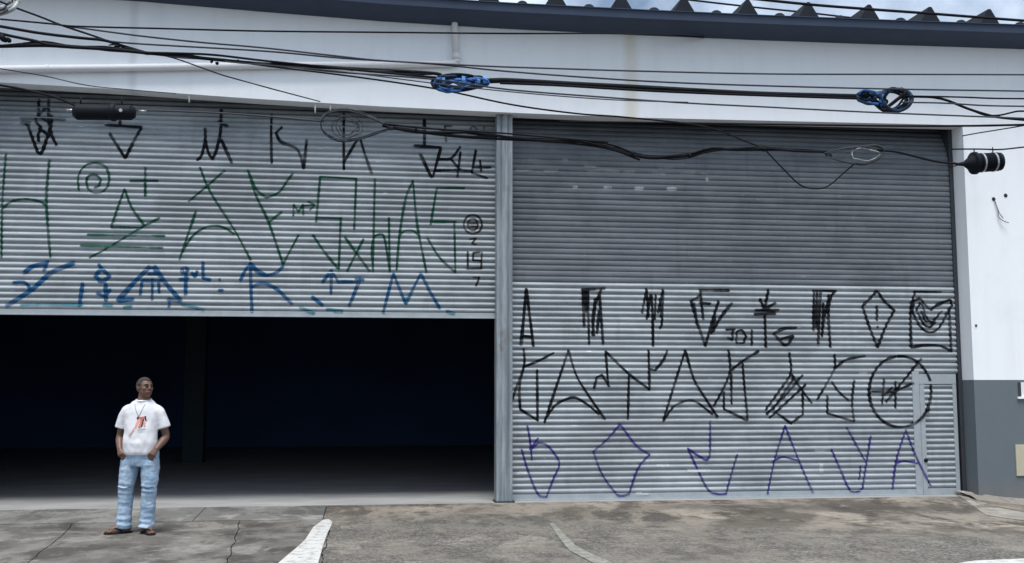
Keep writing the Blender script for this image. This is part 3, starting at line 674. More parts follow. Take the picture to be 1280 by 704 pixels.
cable('overhead_cable', [(187, 67, -2.68), (215, 72), (250, 84), (275, 93), (303, 101), (345, 112.5), (400, 127, -.02)], .0058, 'cable', 'knotted drop wire slanting from the cable bundle down to the lintel edge', -2.62)
cable('overhead_cable', [(0, 24), (65, 30), (95, 33), (210, 36), (330, 39), (480, 40.5), (640, 42), (760, 42, -1.8), (840, 44, -.4), (880, 47, -.03)], T, 'cable', 'thin wire crossing above the white drain pipe and ending under the gutter', -2.9, ext=(5, 0))
cable('overhead_cable', [(0, 33), (50, 41.5), (100, 47.5), (130, 50.5), (155, 58), (182, 66)], .013, 'cable', 'thick black cable, upper of two joining at the taped knot', -2.66, ext=(5, 0))
cable('overhead_cable', [(0, 42), (18, 46), (45, 51.5), (60, 56), (90, 58.5, -2.7), (120, 61, -2.7)], .013, 'cable', 'short thick black cable leaving the dark cable clamp', -2.74, ext=(5, 0))
cable('messenger_cable', [(0, 58), (55, 57), (90, 59), (140, 62), (180, 66), (265, 74), (330, 80), (440, 86), (540, 91.5), (552, 97)], .015, 'cable', 'main black cable running from the taped knot to the blue coil', -2.7, ext=(5, 0))
cable('overhead_cable', [(186, 66), (230, 67), (270, 69), (330, 76), (400, 83), (480, 91), (545, 97)], .010, 'cable', 'black cable just above the main cable, also ending in the blue coil', -2.72)
cable('overhead_cable', [(82, 32.5, -2.64), (100, 35, -2.7), (175, 45), (250, 53), (330, 60), (420, 70), (480, 76), (600, 82.5), (700, 86), (800, 89), (960, 92.5), (1120, 93), (1280, 93.5)], T, 'cable_grey', 'thin grey wire crossing the whole white beam, topmost right of the pipe', -2.85, ext=(0, 6))
cable('overhead_cable', [(132, 51, -2.66), (175, 55, -2.7), (330, 64), (430, 73), (540, 80), (630, 89), (735, 97), (835, 103), (960, 107.5), (1120, 111.5), (1280, 114)], T, 'cable_grey', 'thin grey wire just above the thick cable between the two coils', -2.8, ext=(0, 6))
cable('overhead_cable', [(300, 78, -2.7), (345, 84), (420, 93), (500, 104), (560, 114), (640, 131), (720, 142), (785, 147), (880, 158, -1.6), (930, 176, -.8), (958, 187, -.3)], .008, 'cable', 'thin black wire dipping below the blue coil to the beam edge', -2.6)
cable('overhead_cable', [(370, 84, -2.7), (420, 90), (540, 99), (635, 112), (760, 122), (860, 129), (960, 134), (1090, 140.5), (1280, 148)], T, 'cable_grey', 'thin grey wire passing under both coils', -2.78, ext=(0, 6))
cable('overhead_cable', [(280, 76, -2.7), (300, 79), (420, 89), (540, 104), (640, 115), (760, 124.5), (860, 128)], .0055, 'cable_grey', 'faint thin wire below the main cable, left of the blue coil', -2.82)
cable('messenger_cable', [(612, 101), (640, 101), (720, 105.5), (800, 109.5), (880, 114), (950, 117.5), (1020, 119.5), (1080, 121)], .024, 'cable', 'thick bundled black cable stretched between the two coils', -2.7, seg=10)
cable('overhead_cable', [(625, 104), (700, 107), (800, 113), (900, 117.5), (1000, 121), (1078, 123.5)], .011, 'cable', 'slimmer black cable lashed beneath the thick bundled cable', -2.73)
cable('overhead_cable', [(1128, 121), (1150, 121), (1168, 122), (1185, 126), (1210, 136), (1232, 143), (1250, 147), (1280, 150)], .012, 'cable', 'black cable sagging away from the dark coil over the white pier', -2.7, ext=(0, 6))
cable('overhead_cable', [(1128, 120), (1200, 121.5), (1240, 123), (1280, 123.5)], .008, 'cable', 'straight black wire leaving the dark coil over the white pier', -2.74, ext=(0, 6))
cable('overhead_cable', [(1128, 128), (1180, 129), (1230, 132), (1280, 133)], T, 'cable_grey', 'grey wire leaving the bottom of the dark coil', -2.78, ext=(0, 6))
cable('overhead_cable', [(1215, 138, -2.7), (1232, 144, -2.69), (1250, 144), (1270, 139.5), (1280, 139)], .009, 'cable', 'short black cable rising from the sagging one over the pier', -2.66, ext=(0, 6))
cable('overhead_cable', [(700, 152, -.05), (860, 154, -.2), (1000, 156, -.8), (1120, 157.5, -1.6), (1200, 157.5, -2.4), (1240, 157, -2.7), (1280, 156, -2.8)], .011, 'cable', 'black cable running along the lower edge of the white beam', -2.7, ext=(0, 6))
cable('overhead_cable', [(1203, 170, -.02), (1222, 166.5, -.4), (1250, 162, -.9), (1280, 157, -1.4), (1340, 146, -2.2), (1400, 134, -2.8)], .007, 'cable', 'thin dashed wire rising from the pier corner', -2.7)
cable('overhead_cable', [(640, -42), (760, -24), (860, -10.5), (946, -1), (1015, 6), (1085, 11.5), (1155, 16.5), (1220, 21.5), (1280, 26)], .013, 'cable', 'black cable crossing in front of the roof ribs', -2.9, ext=(0, 6))
cable('overhead_cable', [(640, -28), (760, -12), (862, 0), (905, 5), (960, 11), (1010, 16), (1062, 22), (1100, 26)], .011, 'cable', 'thinner black wire passing low between the roof ribs', .2)
cable('overhead_cable', [(25, 90), (60, 96), (110, 107), (160, 112, -.9), (220, 117, -.02)], .0048, 'cable_grey', 'faint wire slanting below the white drain pipe', -2.6, ext=(3, 0))
# the lower bundle hanging in front of the shutters
YB = -1.9
BUN = [(478, 157), (520, 163), (560, 167), (620, 171), (680, 175), (735, 178), (765, 184), (790, 192), (812, 196.5), (838, 197), (862, 195), (890, 187.5), (955, 187), (1000, 189), (1040, 190)]
def bundle(name, pts, Y, label, strands, amp, rad, mats=('cable',)):
    c = P(*pts[len(pts) // 2], Y); root = tag(empty(name, c), label, 'cable bundle')
    dense = []
    for (x0, y0), (x1, y1) in zip(pts, pts[1:]):
        k = max(1, int(abs(x1 - x0) / 22)); dense += [(x0 + (x1 - x0) * q / k, y0 + (y1 - y0) * q / k) for q in range(k)]
    dense.append(pts[-1])
    for s_ in range(strands):
        q = []
        for i, (x, y) in enumerate(dense):
            f_ = 0 if i in (0, len(dense) - 1) else 1
            q.append(P(x, y + f_ * amp * (noise.noise(Vector((x * .011, s_ * 3.7, 1))) * 1.8 + noise.noise(Vector((x * .05, s_ * 5.1, 9))) * .8), Y + .03 * noise.noise(Vector((x * .02, s_, 4)))) - c)
        tube('strand', q, rad * (1 if s_ == 0 else random.uniform(.45, .8)), M[mats[s_ % len(mats)]], root, 7, True, 3)
    for k in range(len(dense) // 3):
        x, y = dense[1 + k * 3]; c2 = P(x, y, Y) - c
        mesh('lashing', *tube_data([c2 + Vector((-.012, 0, 0)), c2 + Vector((.012, 0, 0))], rad * 1.7, 9, up=(0, 0, 1)), M['cable'], root)
bundle('cable_bundle', BUN, YB, 'dark cable bundle sagging across the post and the dark shutter top', 6, 3.0, .016)
bundle('cable_bundle', [(182, 66), (230, 70), (265, 74), (330, 80), (440, 86.5), (540, 92.5)], -2.7, 'lashed black cables between the taped knot and the blue coil', 4, 2.0, .013, ('cable', 'cable_grey'))
bundle('cable_bundle', [(0, 57), (55, 56), (90, 58), (140, 61), (180, 66)], -2.68, 'lashed black cables between the dark clamp and the taped knot', 4, 2.6, .012)
bundle('cable_bundle', [(612, 101), (720, 105.5), (800, 109.5), (880, 114), (950, 117.5), (1020, 119.5), (1085, 121)], -2.71, 'loose black strands spiralling round the thick cable between the coils', 4, 1.8, .012)
cable('overhead_cable', [(484, 160), (560, 170), (620, 174), (700, 178), (760, 186), (800, 200)], .010, 'cable', 'black cable lashed under the sagging bundle', YB + .04)
cable('overhead_cable', [(480, 155), (540, 161), (620, 166), (690, 172), (760, 178)], .009, 'cable', 'black cable lashed above the sagging bundle', YB - .04)
cable('overhead_cable', [(957, 188), (975, 207), (1000, 231), (1020, 236), (1036, 232), (1055, 216), (1070, 203)], .0075, 'cable', 'loose loop of black wire hanging below the grey slack coil', YB)
cable('overhead_cable', [(1096, 188), (1120, 190), (1145, 196), (1170, 202), (1196, 205)], .011, 'cable', 'black cable from the grey slack coil into the ribbed closure', YB)
cable('overhead_cable', [(1190, 186.5), (1225, 186.5), (1250, 187), (1280, 184)], .008, 'cable', 'suspension wire carrying the ribbed closure', YB, ext=(.0, 6))
cable('overhead_cable', [(0, 106.5), (30, 112), (70, 122), (96, 133)], .011, 'cable', 'black cable running into the long smooth closure', YB, ext=(5, 0))
cable('overhead_cable', [(168, 138), (215, 139), (300, 143), (405, 152)], .009, 'cable_grey', 'grey cable between the long smooth closure and the grey lasso coil', YB)

# knots and clamps
def blob(name, x, y, rx, rz, mat, label, Y, cat, lumps=5, group=None):
    c = P(x, y, Y); root = tag(empty(name, c), label, cat, group)
    for k in range(lumps):
        t = (k / (lumps - 1) - .5) * 2 if lumps > 1 else 0
        r = rz * (1 - .45 * abs(t)) * random.uniform(.8, 1.1)
        pts = [Vector((t * rx - rx * .35, random.uniform(-.01, .01), -t * rx * .25 + random.uniform(-.3, .3) * rz)), Vector((t * rx, random.uniform(-.02, .02), -t * rx * .25)), Vector((t * rx + rx * .35, random.uniform(-.01, .01), -t * rx * .25 + random.uniform(-.3, .3) * rz))]
        o = mesh('tape_wrap', *tube_data(catmull(pts, 4), [r * q for q in (.45, .75, .9, 1, 1, 1, .9, .7, .4)], 9), M[mat], root, True)
    return root
blob('cable_knot', 172, 64, .10, .022, 'cable', 'taped knot where several black cables meet', -2.68, 'knot')
blob('cable_knot', 150, 59, .09, .017, 'cable', 'loose black tape wrapped where the slanting wire reaches the main cable', -2.66, 'knot', 4)
blob('cable_clamp', 4, 48, .05, .055, 'black_plastic', 'dark cable clamp beside the pale coil', -2.74, 'clamp', 3)
blob('cable_knot', 268, 78, .028, .032, 'black_plastic', 'small dark clamp on the main cable above the drain pipe', -2.7, 'clamp', 2)
blob('cable_knot', 86, 33, .05, .010, 'cable', 'small splice where a thin wire meets the slanting drop wire', -2.62, 'knot', 3)

# coils of slack
def coil(name, label, loops, Y, ties, main, tie, cat='cable coil', fat=1.0):
    """loops: list of (pixel outline, radius, material)"""
    xs_ = [p[0] for l in loops for p in l[0]]; ys_ = [p[1] for l in loops for p in l[0]]
    c = P(sum(xs_) / len(xs_), sum(ys_) / len(ys_), Y); root = tag(empty(name, c), label, cat)
    for i, (pts, r, mt) in enumerate(loops):
        q = [P(x, y, Y + random.uniform(-.05, .05)) - c for x, y in pts]
        tube('loop', q, r * fat, M[mt], root, 7, True, 6)
    for (x, y, wx, wy) in ties:
        c2 = P(x, y, Y) - c; k = 1 / 118
        o = mesh('tie_wrap', *tube_data([c2 + Vector((-wx * k / 2, 0, 0)), c2 + Vector((wx * k / 2, 0, 0))], (wy * k / 2), 12, up=(0, 0, 1)), M[tie], root, False)
    return root
def oval(cx, cy, rx, ry, tilt=0, n=12, j=0.0):
    out = []
    for k in range(n + 1):
        q = 2 * math.pi * k / n; x = rx * math.cos(q); y = ry * math.sin(q) * (1 - .35 * math.cos(q))
        out.append((cx + x * math.cos(tilt) - y * math.sin(tilt) + random.uniform(-j, j), cy + x * math.sin(tilt) + y * math.cos(tilt) + random.uniform(-j, j)))
    return out
lo = []
for k, (dx, dy, mt, r) in enumerate([(0, 0, 'cable', .013), (1, 1, 'cable_blue', .012), (2, -1, 'cable_navy', .013), (-1, .6, 'cable_blue', .010), (3, .5, 'cable', .012)]):
    lo.append((oval(576 + dx, 103.5 + dy * .8, 36 - k * 2, 9.5 - k * 1.1, R(-2), 14, .8), r, mt))
lo.append(([(545, 97), (556, 105), (575, 100), (590, 106), (606, 100), (622, 102)], .013, 'cable_blue'))
lo.append(([(548, 108), (562, 101), (580, 107), (598, 99), (616, 103)], .012, 'tie_blue'))
lo.append(([(543, 100), (552, 95), (570, 97), (584, 95)], .012, 'tie_blue'))
for k in range(5): lo.append((oval(574 + random.uniform(-6, 10), 103 + random.uniform(-2, 3), random.uniform(20, 32), random.uniform(7, 10), R(random.uniform(-8, 4)), 12, 1.2), .010, ('cable_navy', 'cable', 'cable_blue', 'cable_navy')[k % 4]))
coil('cable_coil', 'flat coil of black and blue cable tied with bright blue ties', lo, -2.7, [(554, 102, 4, 13), (579, 102.5, 4.5, 17), (598, 102, 4, 13), (606, 101, 6, 11)], 'cable', 'tie_blue', fat=1.35)
lo = [([(1066, 120), (1080, 119), (1100, 116), (1115, 113), (1128, 112), (1138, 118), (1140, 125), (1134, 134), (1122, 139), (1112, 136), (1104, 128), (1100, 120), (1106, 114), (1120, 113)], .016, 'cable_navy'),
      ([(1068, 122), (1084, 123), (1098, 130), (1104, 138), (1112, 132), (1122, 124), (1132, 116), (1126, 111)], .016, 'cable'),
      ([(1070, 121), (1090, 128), (1102, 137), (1116, 140), (1130, 136), (1138, 126), (1134, 115), (1122, 111)], .013, 'cable_navy'),
      ([(1076, 121), (1092, 119), (1104, 117), (1100, 127), (1106, 138)], .012, 'cable_blue'),
      ([(1084, 124), (1094, 126), (1100, 131)], .016, 'cable_navy')]
for k in range(5): lo.append((oval(1118 + random.uniform(-3, 4), 125 + random.uniform(-2, 2), random.uniform(13, 20), random.uniform(8, 13), R(random.uniform(-30, 10)), 12, 1.2), .010, ('cable_navy', 'cable')[k % 2]))
for k in range(5): lo.append((oval(1091 + random.uniform(-4, 4), 122.5 + random.uniform(-2, 2), random.uniform(12, 18), random.uniform(3, 7), R(random.uniform(0, 25)), 12, 1.0), .011, ('cable_navy', 'cable', 'cable_blue')[k % 3]))
coil('cable_coil', 'heart-shaped knot of dark navy cable loops', lo, -2.7, [(1092, 123, 5, 11), (1127, 113.5, 7, 6)], 'cable', 'cable_navy', fat=1.35)
lo = []
for k in range(6):
    e = random.uniform(-2, 2)
    lo.append(([(488, 160 + e * .3), (470, 150 + e), (450, 142 + e), (430, 138 + e), (410, 142 + e), (401, 153 + e), (406, 167 + e), (425, 176 + e * 1.3), (448, 174 + e), (470, 167 + e), (488, 161 + e * .3)], .0062, 'cable_grey'))
for k in range(4):
    lo.append((oval(428 + random.uniform(-4, 10), 157 + random.uniform(-3, 3), random.uniform(12, 20), random.uniform(8, 15), 0, 12, 1.5), .005, 'cable_grey'))
coil('cable_coil', 'grey lasso-shaped coil of slack cable in front of the half raised shutter', lo, YB, [(488, 160.5, 8, 6)], 'cable_grey', 'cable_grey')
lo = []
for k in range(5):
    e = random.uniform(-1.5, 1.5)
    lo.append(([(1030, 192 + e * .4), (1050, 187 + e), (1075, 184 + e), (1095, 182 + e), (1105, 188 + e), (1098, 198 + e), (1080, 205 + e), (1058, 202 + e), (1034, 196 + e * .4)], .0065, 'cable_grey'))
lo.append((oval(1082, 193, 17, 7, 0, 12, 1.5), .006, 'cable_pale'))
coil('cable_coil', 'grey coil of slack cable hanging in front of the dark shutter top', lo, YB, [(1036, 193.5, 8, 6)], 'cable_grey', 'cable_grey')
lo = []
for k in range(5): lo.append((oval(-10, -8, 34 - k * 2.2, 31 - k * 2, R(20), 14, .8), .022 if k % 2 == 0 else .010, 'cable_pale' if k % 2 == 0 else 'cable_grey'))
coil('cable_coil', 'pale grey round coil of cable hung above the drain pipe', lo, -2.6, [], 'cable_pale', 'cable_pale')
# splice closures
def closure(name, x0, x1, yc0, yc1, rpx, Y, label, ribbed):
    a_, b_ = P(x0, yc0, Y), P(x1, yc1, Y); L = (b_ - a_).length; ax = (b_ - a_) / L; r = rpx / 110.0
    root = tag(empty(name, a_), label, 'cable closure'); O = Vector((0, 0, 0))
    if ribbed:
        lathe_x('cone', [(0, .012), (.02, .02), (L * .16, .03), (L * .33, r * .9), (L * .36, r * 1.18), (L * .42, r * 1.2), (L * .44, r)], M['black_plastic'], root, O, 22, ax)
        pr_ = [(L * .43, r * .96)]
        for k in range(12): pr_ += [(L * (.45 + .04 * k), r * .9), (L * (.46 + .04 * k), r), (L * (.475 + .04 * k), r), (L * (.485 + .04 * k), r * .9)]
        lathe_x('body', pr_ + [(L * .97, r * .96), (L, r * .7), (L, 0)], M['black_plastic'], root, O, 22, ax)
        for t in (.53, .80): lathe_x('band', [(L * t, r * 1.04), (L * (t + .035), r * 1.04)], M['silver'], root, O, 22, ax)
        for t in (.40, .82): tube('hanger', [ax * (L * t) + Vector((0, 0, r * .95)), ax * (L * t) + Vector((0, 0, r + .07))], .008, M['black_plastic'], root, 6, False)
        for dz in (.02, -.02): tube('cable_tail', [ax * .03 + Vector((0, 0, dz * .3)), ax * -.03 + Vector((0, 0, dz)), ax * -.1 + Vector((0, .02, dz * 1.5))], .008, M['cable'], root, 6)
    else:
        lathe_x('body', [(0, 0), (0, r * .5), (L * .03, r * .8), (L * .07, r), (L * .6, r), (L * .62, r * 1.12), (L * .68, r * 1.12), (L * .70, r * .96), (L * .93, r * .96), (L, r * .6), (L, 0)], M['black_plastic'], root, O, 22, ax)
        for t in (.12, .78): tube('hanger', [ax * (L * t) + Vector((0, 0, r * .95)), ax * (L * t) + Vector((0, 0, r + .09))], .009, M['black_plastic'], root, 6, False)
        for t in (-.10, 1.05): tube('clip', [ax * (L * t) + Vector((0, 0, .02)), ax * (L * t + .09) + Vector((0, 0, .02))], .014, M['silver'], root, 8, False)
        lathe_x('end_valve', [(0, .0), (0, .02), (.02, .02), (.02, 0)], M['silver'], root, ax * (L * .8) + Vector((0, -r * .95, 0)), 10, Vector((0, -1, 0)))
    return root
closure('splice_closure', 1196, 1251.5, 205.5, 202, 13.2, YB, 'black ribbed splice closure with steel bands hanging before the white pier', True)
closure('splice_closure', 91, 169, 140, 141, 10, YB, 'long smooth black splice closure hanging before the half raised shutter', False)

# ================================================================== PERSON
def remesh(parts, vox, smooth_it=4, smooth_f=.5):
    vs_, fs = [], []
    for v_, f_ in parts:
        o_ = len(vs_); vs_ += [tuple(q) for q in v_]; fs += [tuple(i + o_ for i in ff) for ff in f_]
    me = bpy.data.meshes.new('tmp'); me.from_pydata(vs_, [], fs); me.update()
    bm = bmesh.new(); bm.from_mesh(me); bmesh.ops.recalc_face_normals(bm, faces=bm.faces); bm.to_mesh(me); bm.free()
    o = bpy.data.objects.new('tmp', me); COL.objects.link(o)
    md = o.modifiers.new('r', 'REMESH'); md.mode = 'VOXEL'; md.voxel_size = vox; md.use_smooth_shade = True
    ms = o.modifiers.new('s', 'SMOOTH'); ms.iterations = smooth_it; ms.factor = smooth_f
    dg = bpy.context.evaluated_depsgraph_get(); res = bpy.data.meshes.new_from_object(o.evaluated_get(dg)); bpy.data.objects.remove(o); bpy.data.meshes.remove(me)
    for p in res.polygons: p.use_smooth = True
    return res
def loft(rings, seg=20):
    """rings: (x, y, z, rx, ry) horizontal ellipses, bottom to top"""
    vs_, fs = [], []
    for x, y, z, rx, ry in rings:
        for k in range(seg):
            q = 2 * math.pi * k / seg; vs_.append((x + rx * math.cos(q), y + ry * math.sin(q), z))
    for i in range(len(rings) - 1):
        for k in range(seg):
            a_ = i * seg + k; b_ = i * seg + (k + 1) % seg; fs.append((a_, b_, b_ + seg, a_ + seg))
    fs.append(tuple(range(seg))[::-1]); fs.append(tuple(range((len(rings) - 1) * seg, len(rings) * seg))); return vs_, fs
def ellipsoid(c, r, seg=14, rot=None):
    vs_, fs = [], []; nl = seg // 2 + 1
    for i in range(nl + 1):
        th = math.pi * (i + .02) / (nl + .04)
        for k in range(seg):
            q = 2 * math.pi * k / seg; p = Vector((r[0] * math.sin(th) * math.cos(q), r[1] * math.sin(th) * math.sin(q), r[2] * math.cos(th)))
            if rot: p = rot @ p
            vs_.append(p + Vector(c))
    for i in range(nl):
        for k in range(seg):
            a_ = i * seg + k; b_ = i * seg + (k + 1) % seg; fs.append((a_, a_ + seg, b_ + seg, b_))
    fs.append(tuple(range(seg))); fs.append(tuple(range(nl * seg, nl * seg + seg))[::-1]); return vs_, fs
def limb(pts, rad, seg=12, n=5):
    pp = catmull(pts, n); rr = []
    for i in range(len(rad) - 1):
        a_ = rad[i] if isinstance(rad[i], tuple) else (rad[i],) * 2; b_ = rad[i + 1] if isinstance(rad[i + 1], tuple) else (rad[i + 1],) * 2
        m = n if len(pts) > 2 else 1
        rr += [(a_[0] + (b_[0] - a_[0]) * k / m, a_[1] + (b_[1] - a_[1]) * k / m) for k in range(m)]
    l_ = rad[-1]; rr.append(l_ if isinstance(l_, tuple) else (l_, l_))
    return tube_data(pp, rr, seg, up=(0, 1, 0.01))
skin = NT('skin', .5); skin.col(skin.mix(skin.noise(30, 4), (.10, .050, .033), (.17, .090, .060))); skin.b.inputs['Subsurface Weight'].default_value = .05; M['skin'] = skin.m
shirt = NT('white_cotton', .9, 0, .2); shirt.col(shirt.mix(shirt.noise(14, 4), (.60, .60, .63), (.70, .70, .72))); shirt.bump(shirt.noise(26, 4), .15, .01); M['shirt'] = shirt.m
jn = NT('washed_denim', .9, 0, .2); jo = jn.t.nodes.new('ShaderNodeTexCoord').outputs['Object']
jf = jn.noise(7, 6, .7, jn.vmap((1.6, 1, .8), src=jo)); jw = jn.noise(1, 5, .7, jn.vmap((9, 9, 34), src=jo))
jc = jn.mix(jn.ramp(jf, .35, .68), (.24, .35, .48), (.40, .50, .61)); jc = jn.mix(jn.ramp(jw, .58, .75, 0, .35), jc, (.09, .17, .30))
jn.col(jc); jn.bump(jn.math('ADD', jn.noise(18, 4, .6, jo), jw), .35, .02); M['jeans'] = jn.m
M['hair'] = plain('short_grey_hair', (.050, .047, .045), .95, var=.6, scale=160)
M['brow'] = plain('eyebrow', (.02, .016, .014), .9); M['rubber'] = plain('dark_rubber', (.02, .02, .022), .7)
M['eye_white'] = plain('eye_white', (.16, .12, .10), .5, var=.05); M['iris'] = plain('iris', (.012, .01, .009), .25)
M['lip'] = plain('lip', (.12, .045, .035), .5)
M['orange_print'] = plain('orange_print', (.52, .16, .11), .8, var=.3, scale=40); M['dark_print'] = plain('dark_print', (.045, .03, .03), .8); M['pink_print'] = plain('pink_print', (.62, .30, .24), .8, var=.3, scale=40); M['grey_print'] = plain('grey_print', (.42, .42, .45), .8)
foot = G(170, 667.5); SC = .985
PR = empty('person', (foot.x + .02, foot.y, gz(foot.x, foot.y) + .003)); PR.scale = (SC, SC, SC)
PR.rotation_euler = (0, 0, R(-10))
tag(PR, 'person in white printed T-shirt and light jeans, hands in pockets, looking sideways', 'person')
HY = R(52); HC = Vector((.030, -.022, 1.612)); HR = Matrix.Rotation(HY, 3, 'Z') @ Matrix.Rotation(R(-3), 3, 'X')
def H(p): return HC + HR @ Vector(p)
def he(c, r): return ellipsoid(H(c), r, 16, HR)
parts = [he((0, .012, .018), (.080, .100, .100)), he((0, -.026, -.045), (.066, .070, .066)), he((0, -.066, -.087), (.030, .026, .024)),
         he((0, -.080, .028), (.056, .020, .014)), he((.036, -.060, -.012), (.030, .028, .030)), he((-.036, -.060, -.012), (.030, .028, .030)),
         he((0, -.090, -.048), (.028, .013, .007)), he((0, -.088, -.062), (.025, .014, .008)),
         he((.079, .014, .0), (.010, .021, .034)), he((-.079, .014, .0), (.010, .021, .034)),
         limb([H((0, -.088, .022)), H((0, -.102, -.004)), H((0, -.110, -.020))], [.010, .013, .016], 10), he((.014, -.098, -.022), (.010, .012, .009)), he((-.014, -.098, -.022), (.010, .012, .009)),
         limb([(.012, .0, 1.40), (.018, -.004, 1.50), HC + Vector((0, .015, -.03))], [.082, .066, .064], 16),
         limb([(-.12, .01, 1.345), (0, .01, 1.37), (.12, .01, 1.345)], [.04, .05, .04], 14), loft([(0, 0, .90, .16, .11), (0, 0, 1.2, .165, .10), (0, 0, 1.36, .13, .07)])]
def arm(s):
    sh = Vector((s * .172, .014, 1.315)); el = Vector((s * .262, .050, 1.075)); wr = Vector((s * .202, -.090, .925)); kn = Vector((s * .172, -.112, .868))
    out = [limb([sh, sh.lerp(el, .5) + Vector((s * .012, 0, 0)), el, el.lerp(wr, .35) + Vector((s * .006, 0, -.004)), wr], [.042, .047, .042, .044, .030], 14)]
    out.append(limb([wr, wr.lerp(kn, .5), kn], [(.030, .024), (.040, .024), (.042, .022)], 12))
    for k, (dx, L) in enumerate(((-.028, .075), (-.010, .085), (.010, .080), (.027, .062))):      # fingers going down into the pocket
        a_ = kn + Vector((s * dx * .8, .002 * k, .004)); b_ = a_ + Vector((-s * .012, .010, -L * .55)); c_ = a_ + Vector((-s * .020, .028, -L))
        out.append(limb([a_, b_, c_], [.0105, .0095, .008], 8))
    t0 = wr.lerp(kn, .35) + Vector((-s * .028, -.012, 0))                                             # thumb resting outside
    out.append(limb([t0, t0 + Vector((-s * .026, -.012, -.026)), t0 + Vector((-s * .034, -.006, -.056))], [.013, .0115, .009], 8))
    return out
parts += arm(-1) + arm(1)
def footp(x, y, ang):
    rot = Matrix.Rotation(ang, 3, 'Z'); T_ = lambda p: Vector((x, y, 0)) + rot @ Vector(p); out = []
    out.append(limb([T_((0, .02, .15)), T_((0, .022, .08)), T_((0, -.02, .062)), T_((0, -.09, .042)), T_((0, -.155, .030))], [.040, .042, (.040, .036), (.044, .026), (.044, .014)], 12))
    out.append(limb([T_((0, .055, .06)), T_((0, .045, .045)), T_((0, -.03, .036))], [.028, .034, .034], 10))
    for k, (dx, L) in enumerate(((-.034, .055), (-.014, .05), (.004, .045), (.020, .038), (.034, .03))):
        out.append(limb([T_((dx, -.145, .028)), T_((dx * 1.03, -.145 - L * .6, .028)), T_((dx * 1.05, -.145 - L, .022))], [.0125 if k == 0 else .009] * 3, 8))
    return out
F1 = (-.168, .015, R(-48)); F2 = (.090, .0, R(44))
parts += footp(*F1) + footp(*F2)
parts += [limb([(-.168, .03, .12), (-.165, .02, .3), (-.150, .0, .5), (-.11, .0, .86)], [.035, .05, .055, .07], 10), limb([(.090, .02, .12), (.100, .01, .3), (.110, -.01, .5), (.10, .0, .86)], [.035, .05, .055, .07], 10)]
body = link('body', remesh(parts, .0065, 3), M['skin'], PR)
for s in (-1, 1):
    v, f = ellipsoid(H((s * .031, -.0815, .006)), (.0105, .0085, .006), 12, HR); ey = mesh('eye', v, f, M['eye_white'], PR, True)
    v, f = ellipsoid(H((s * .031 , -.0895, .006)), (.006, .004, .0068), 10, HR); mesh('iris', v, f, M['iris'], ey, True)
    mesh('eyebrow', *limb([H((s * .014, -.098, .030)), H((s * .034, -.095, .036)), H((s * .054, -.078, .030))], [.004, .005, .0035], 6), M['brow'], PR, True)
v, f = limb([H((-.024, -.094, -.054)), H((0, -.1035, -.053)), H((.024, -.094, -.054))], [.003, .006, .003], 8); mesh('lips', v, f, M['lip'], PR, True)
# hair cap
v, f = ellipsoid((0, 0, 0), (.0845, .1045, .1015), 40)
keepv = []
for q in v:
    lim = .052 if q.y < -.055 else (.010 - (q.y + .055) * .55)
    keepv.append(q.z > lim + .006 * noise.noise(q * 60))
bm = bmesh.new(); bv = [bm.verts.new(H(Vector((0, .012, .020)) + q * (1 + .012 * noise.noise(q * 90)))) for q in v]
for ff in f:
    if all(keepv[i] for i in ff): bm.faces.new([bv[i] for i in ff])
bmesh.ops.delete(bm, geom=[q for q in bm.verts if not q.link_faces], context='VERTS')
me = bpy.data.meshes.new('hair'); bm.to_mesh(me); bm.free(); hr = link('hair', me, M['hair'], PR, True)
so = hr.modifiers.new('t', 'SOLIDIFY'); so.thickness = .008; so.offset = -1
# T-shirt
def wrinkle(me, amp, sc, zst=1.0):
    me.update(); nn = [q.normal.copy() for q in me.vertices]
    for q, nv in zip(me.vertices, nn):
        c = q.co; t = noise.noise(Vector((c.x * sc, c.y * sc, c.z * sc * zst))) + .5 * noise.noise(Vector((c.x * sc * 2.2 + 5, c.y * sc * 2, c.z * sc * 2.2 * zst)))
        q.co = c + nv * (amp * t)
sp = [loft([(.0, -.008, .865, .192, .146), (.0, -.014, .90, .196, .152), (.0, -.020, 1.00, .194, .156), (.0, -.014, 1.12, .188, .144), (.0, -.006, 1.24, .190, .132), (.0, .0, 1.33, .192, .122), (.004, .004, 1.395, .176, .108), (.008, .006, 1.445, .135, .092), (.012, .004, 1.468, .104, .084), (.014, .0, 1.480, .082, .074)], 28)]
for s in (-1, 1):
    sp.append(limb([(s * .11, .006, 1.385), (s * .172, .010, 1.352), (s * .218, .022, 1.26), (s * .246, .034, 1.165)], [(.055, .062), (.066, .074), (.066, .076), (.072, .080)], 16))
sm_ = remesh(sp, .009, 5); wrinkle(sm_, .0085, 9, .8)
tee = link('t_shirt', sm_, M['shirt'], PR)
bvh = BVHTree.FromPolygons([q.co for q in sm_.vertices], [tuple(p.vertices) for p in sm_.polygons])
def print_patch(name, pts, wd_, mat, off):
    sm = catmull([Vector((x, z, 0)) for x, z in pts], 6); vs_, fs = [], []; nn = len(sm)
    for i, p in enumerate(sm):
        t = (sm[min(i + 1, nn - 1)] - sm[max(i - 1, 0)]).normalized(); s_ = Vector((-t.y, t.x, 0))
        for k in range(5):
            q = p + s_ * ((k / 4 - .5) * wd_); h_ = bvh.ray_cast(Vector((q.x, -1, q.y)), Vector((0, 1, 0)))
            y = h_[0].y if h_[0] else -.15; vs_.append((q.x, y - off, q.y))
    for i in range(nn - 1):
        for k in range(4): a_ = i * 5 + k; fs.append((a_, a_ + 1, a_ + 6, a_ + 5))
    mesh(name, vs_, fs, mat, tee, True)
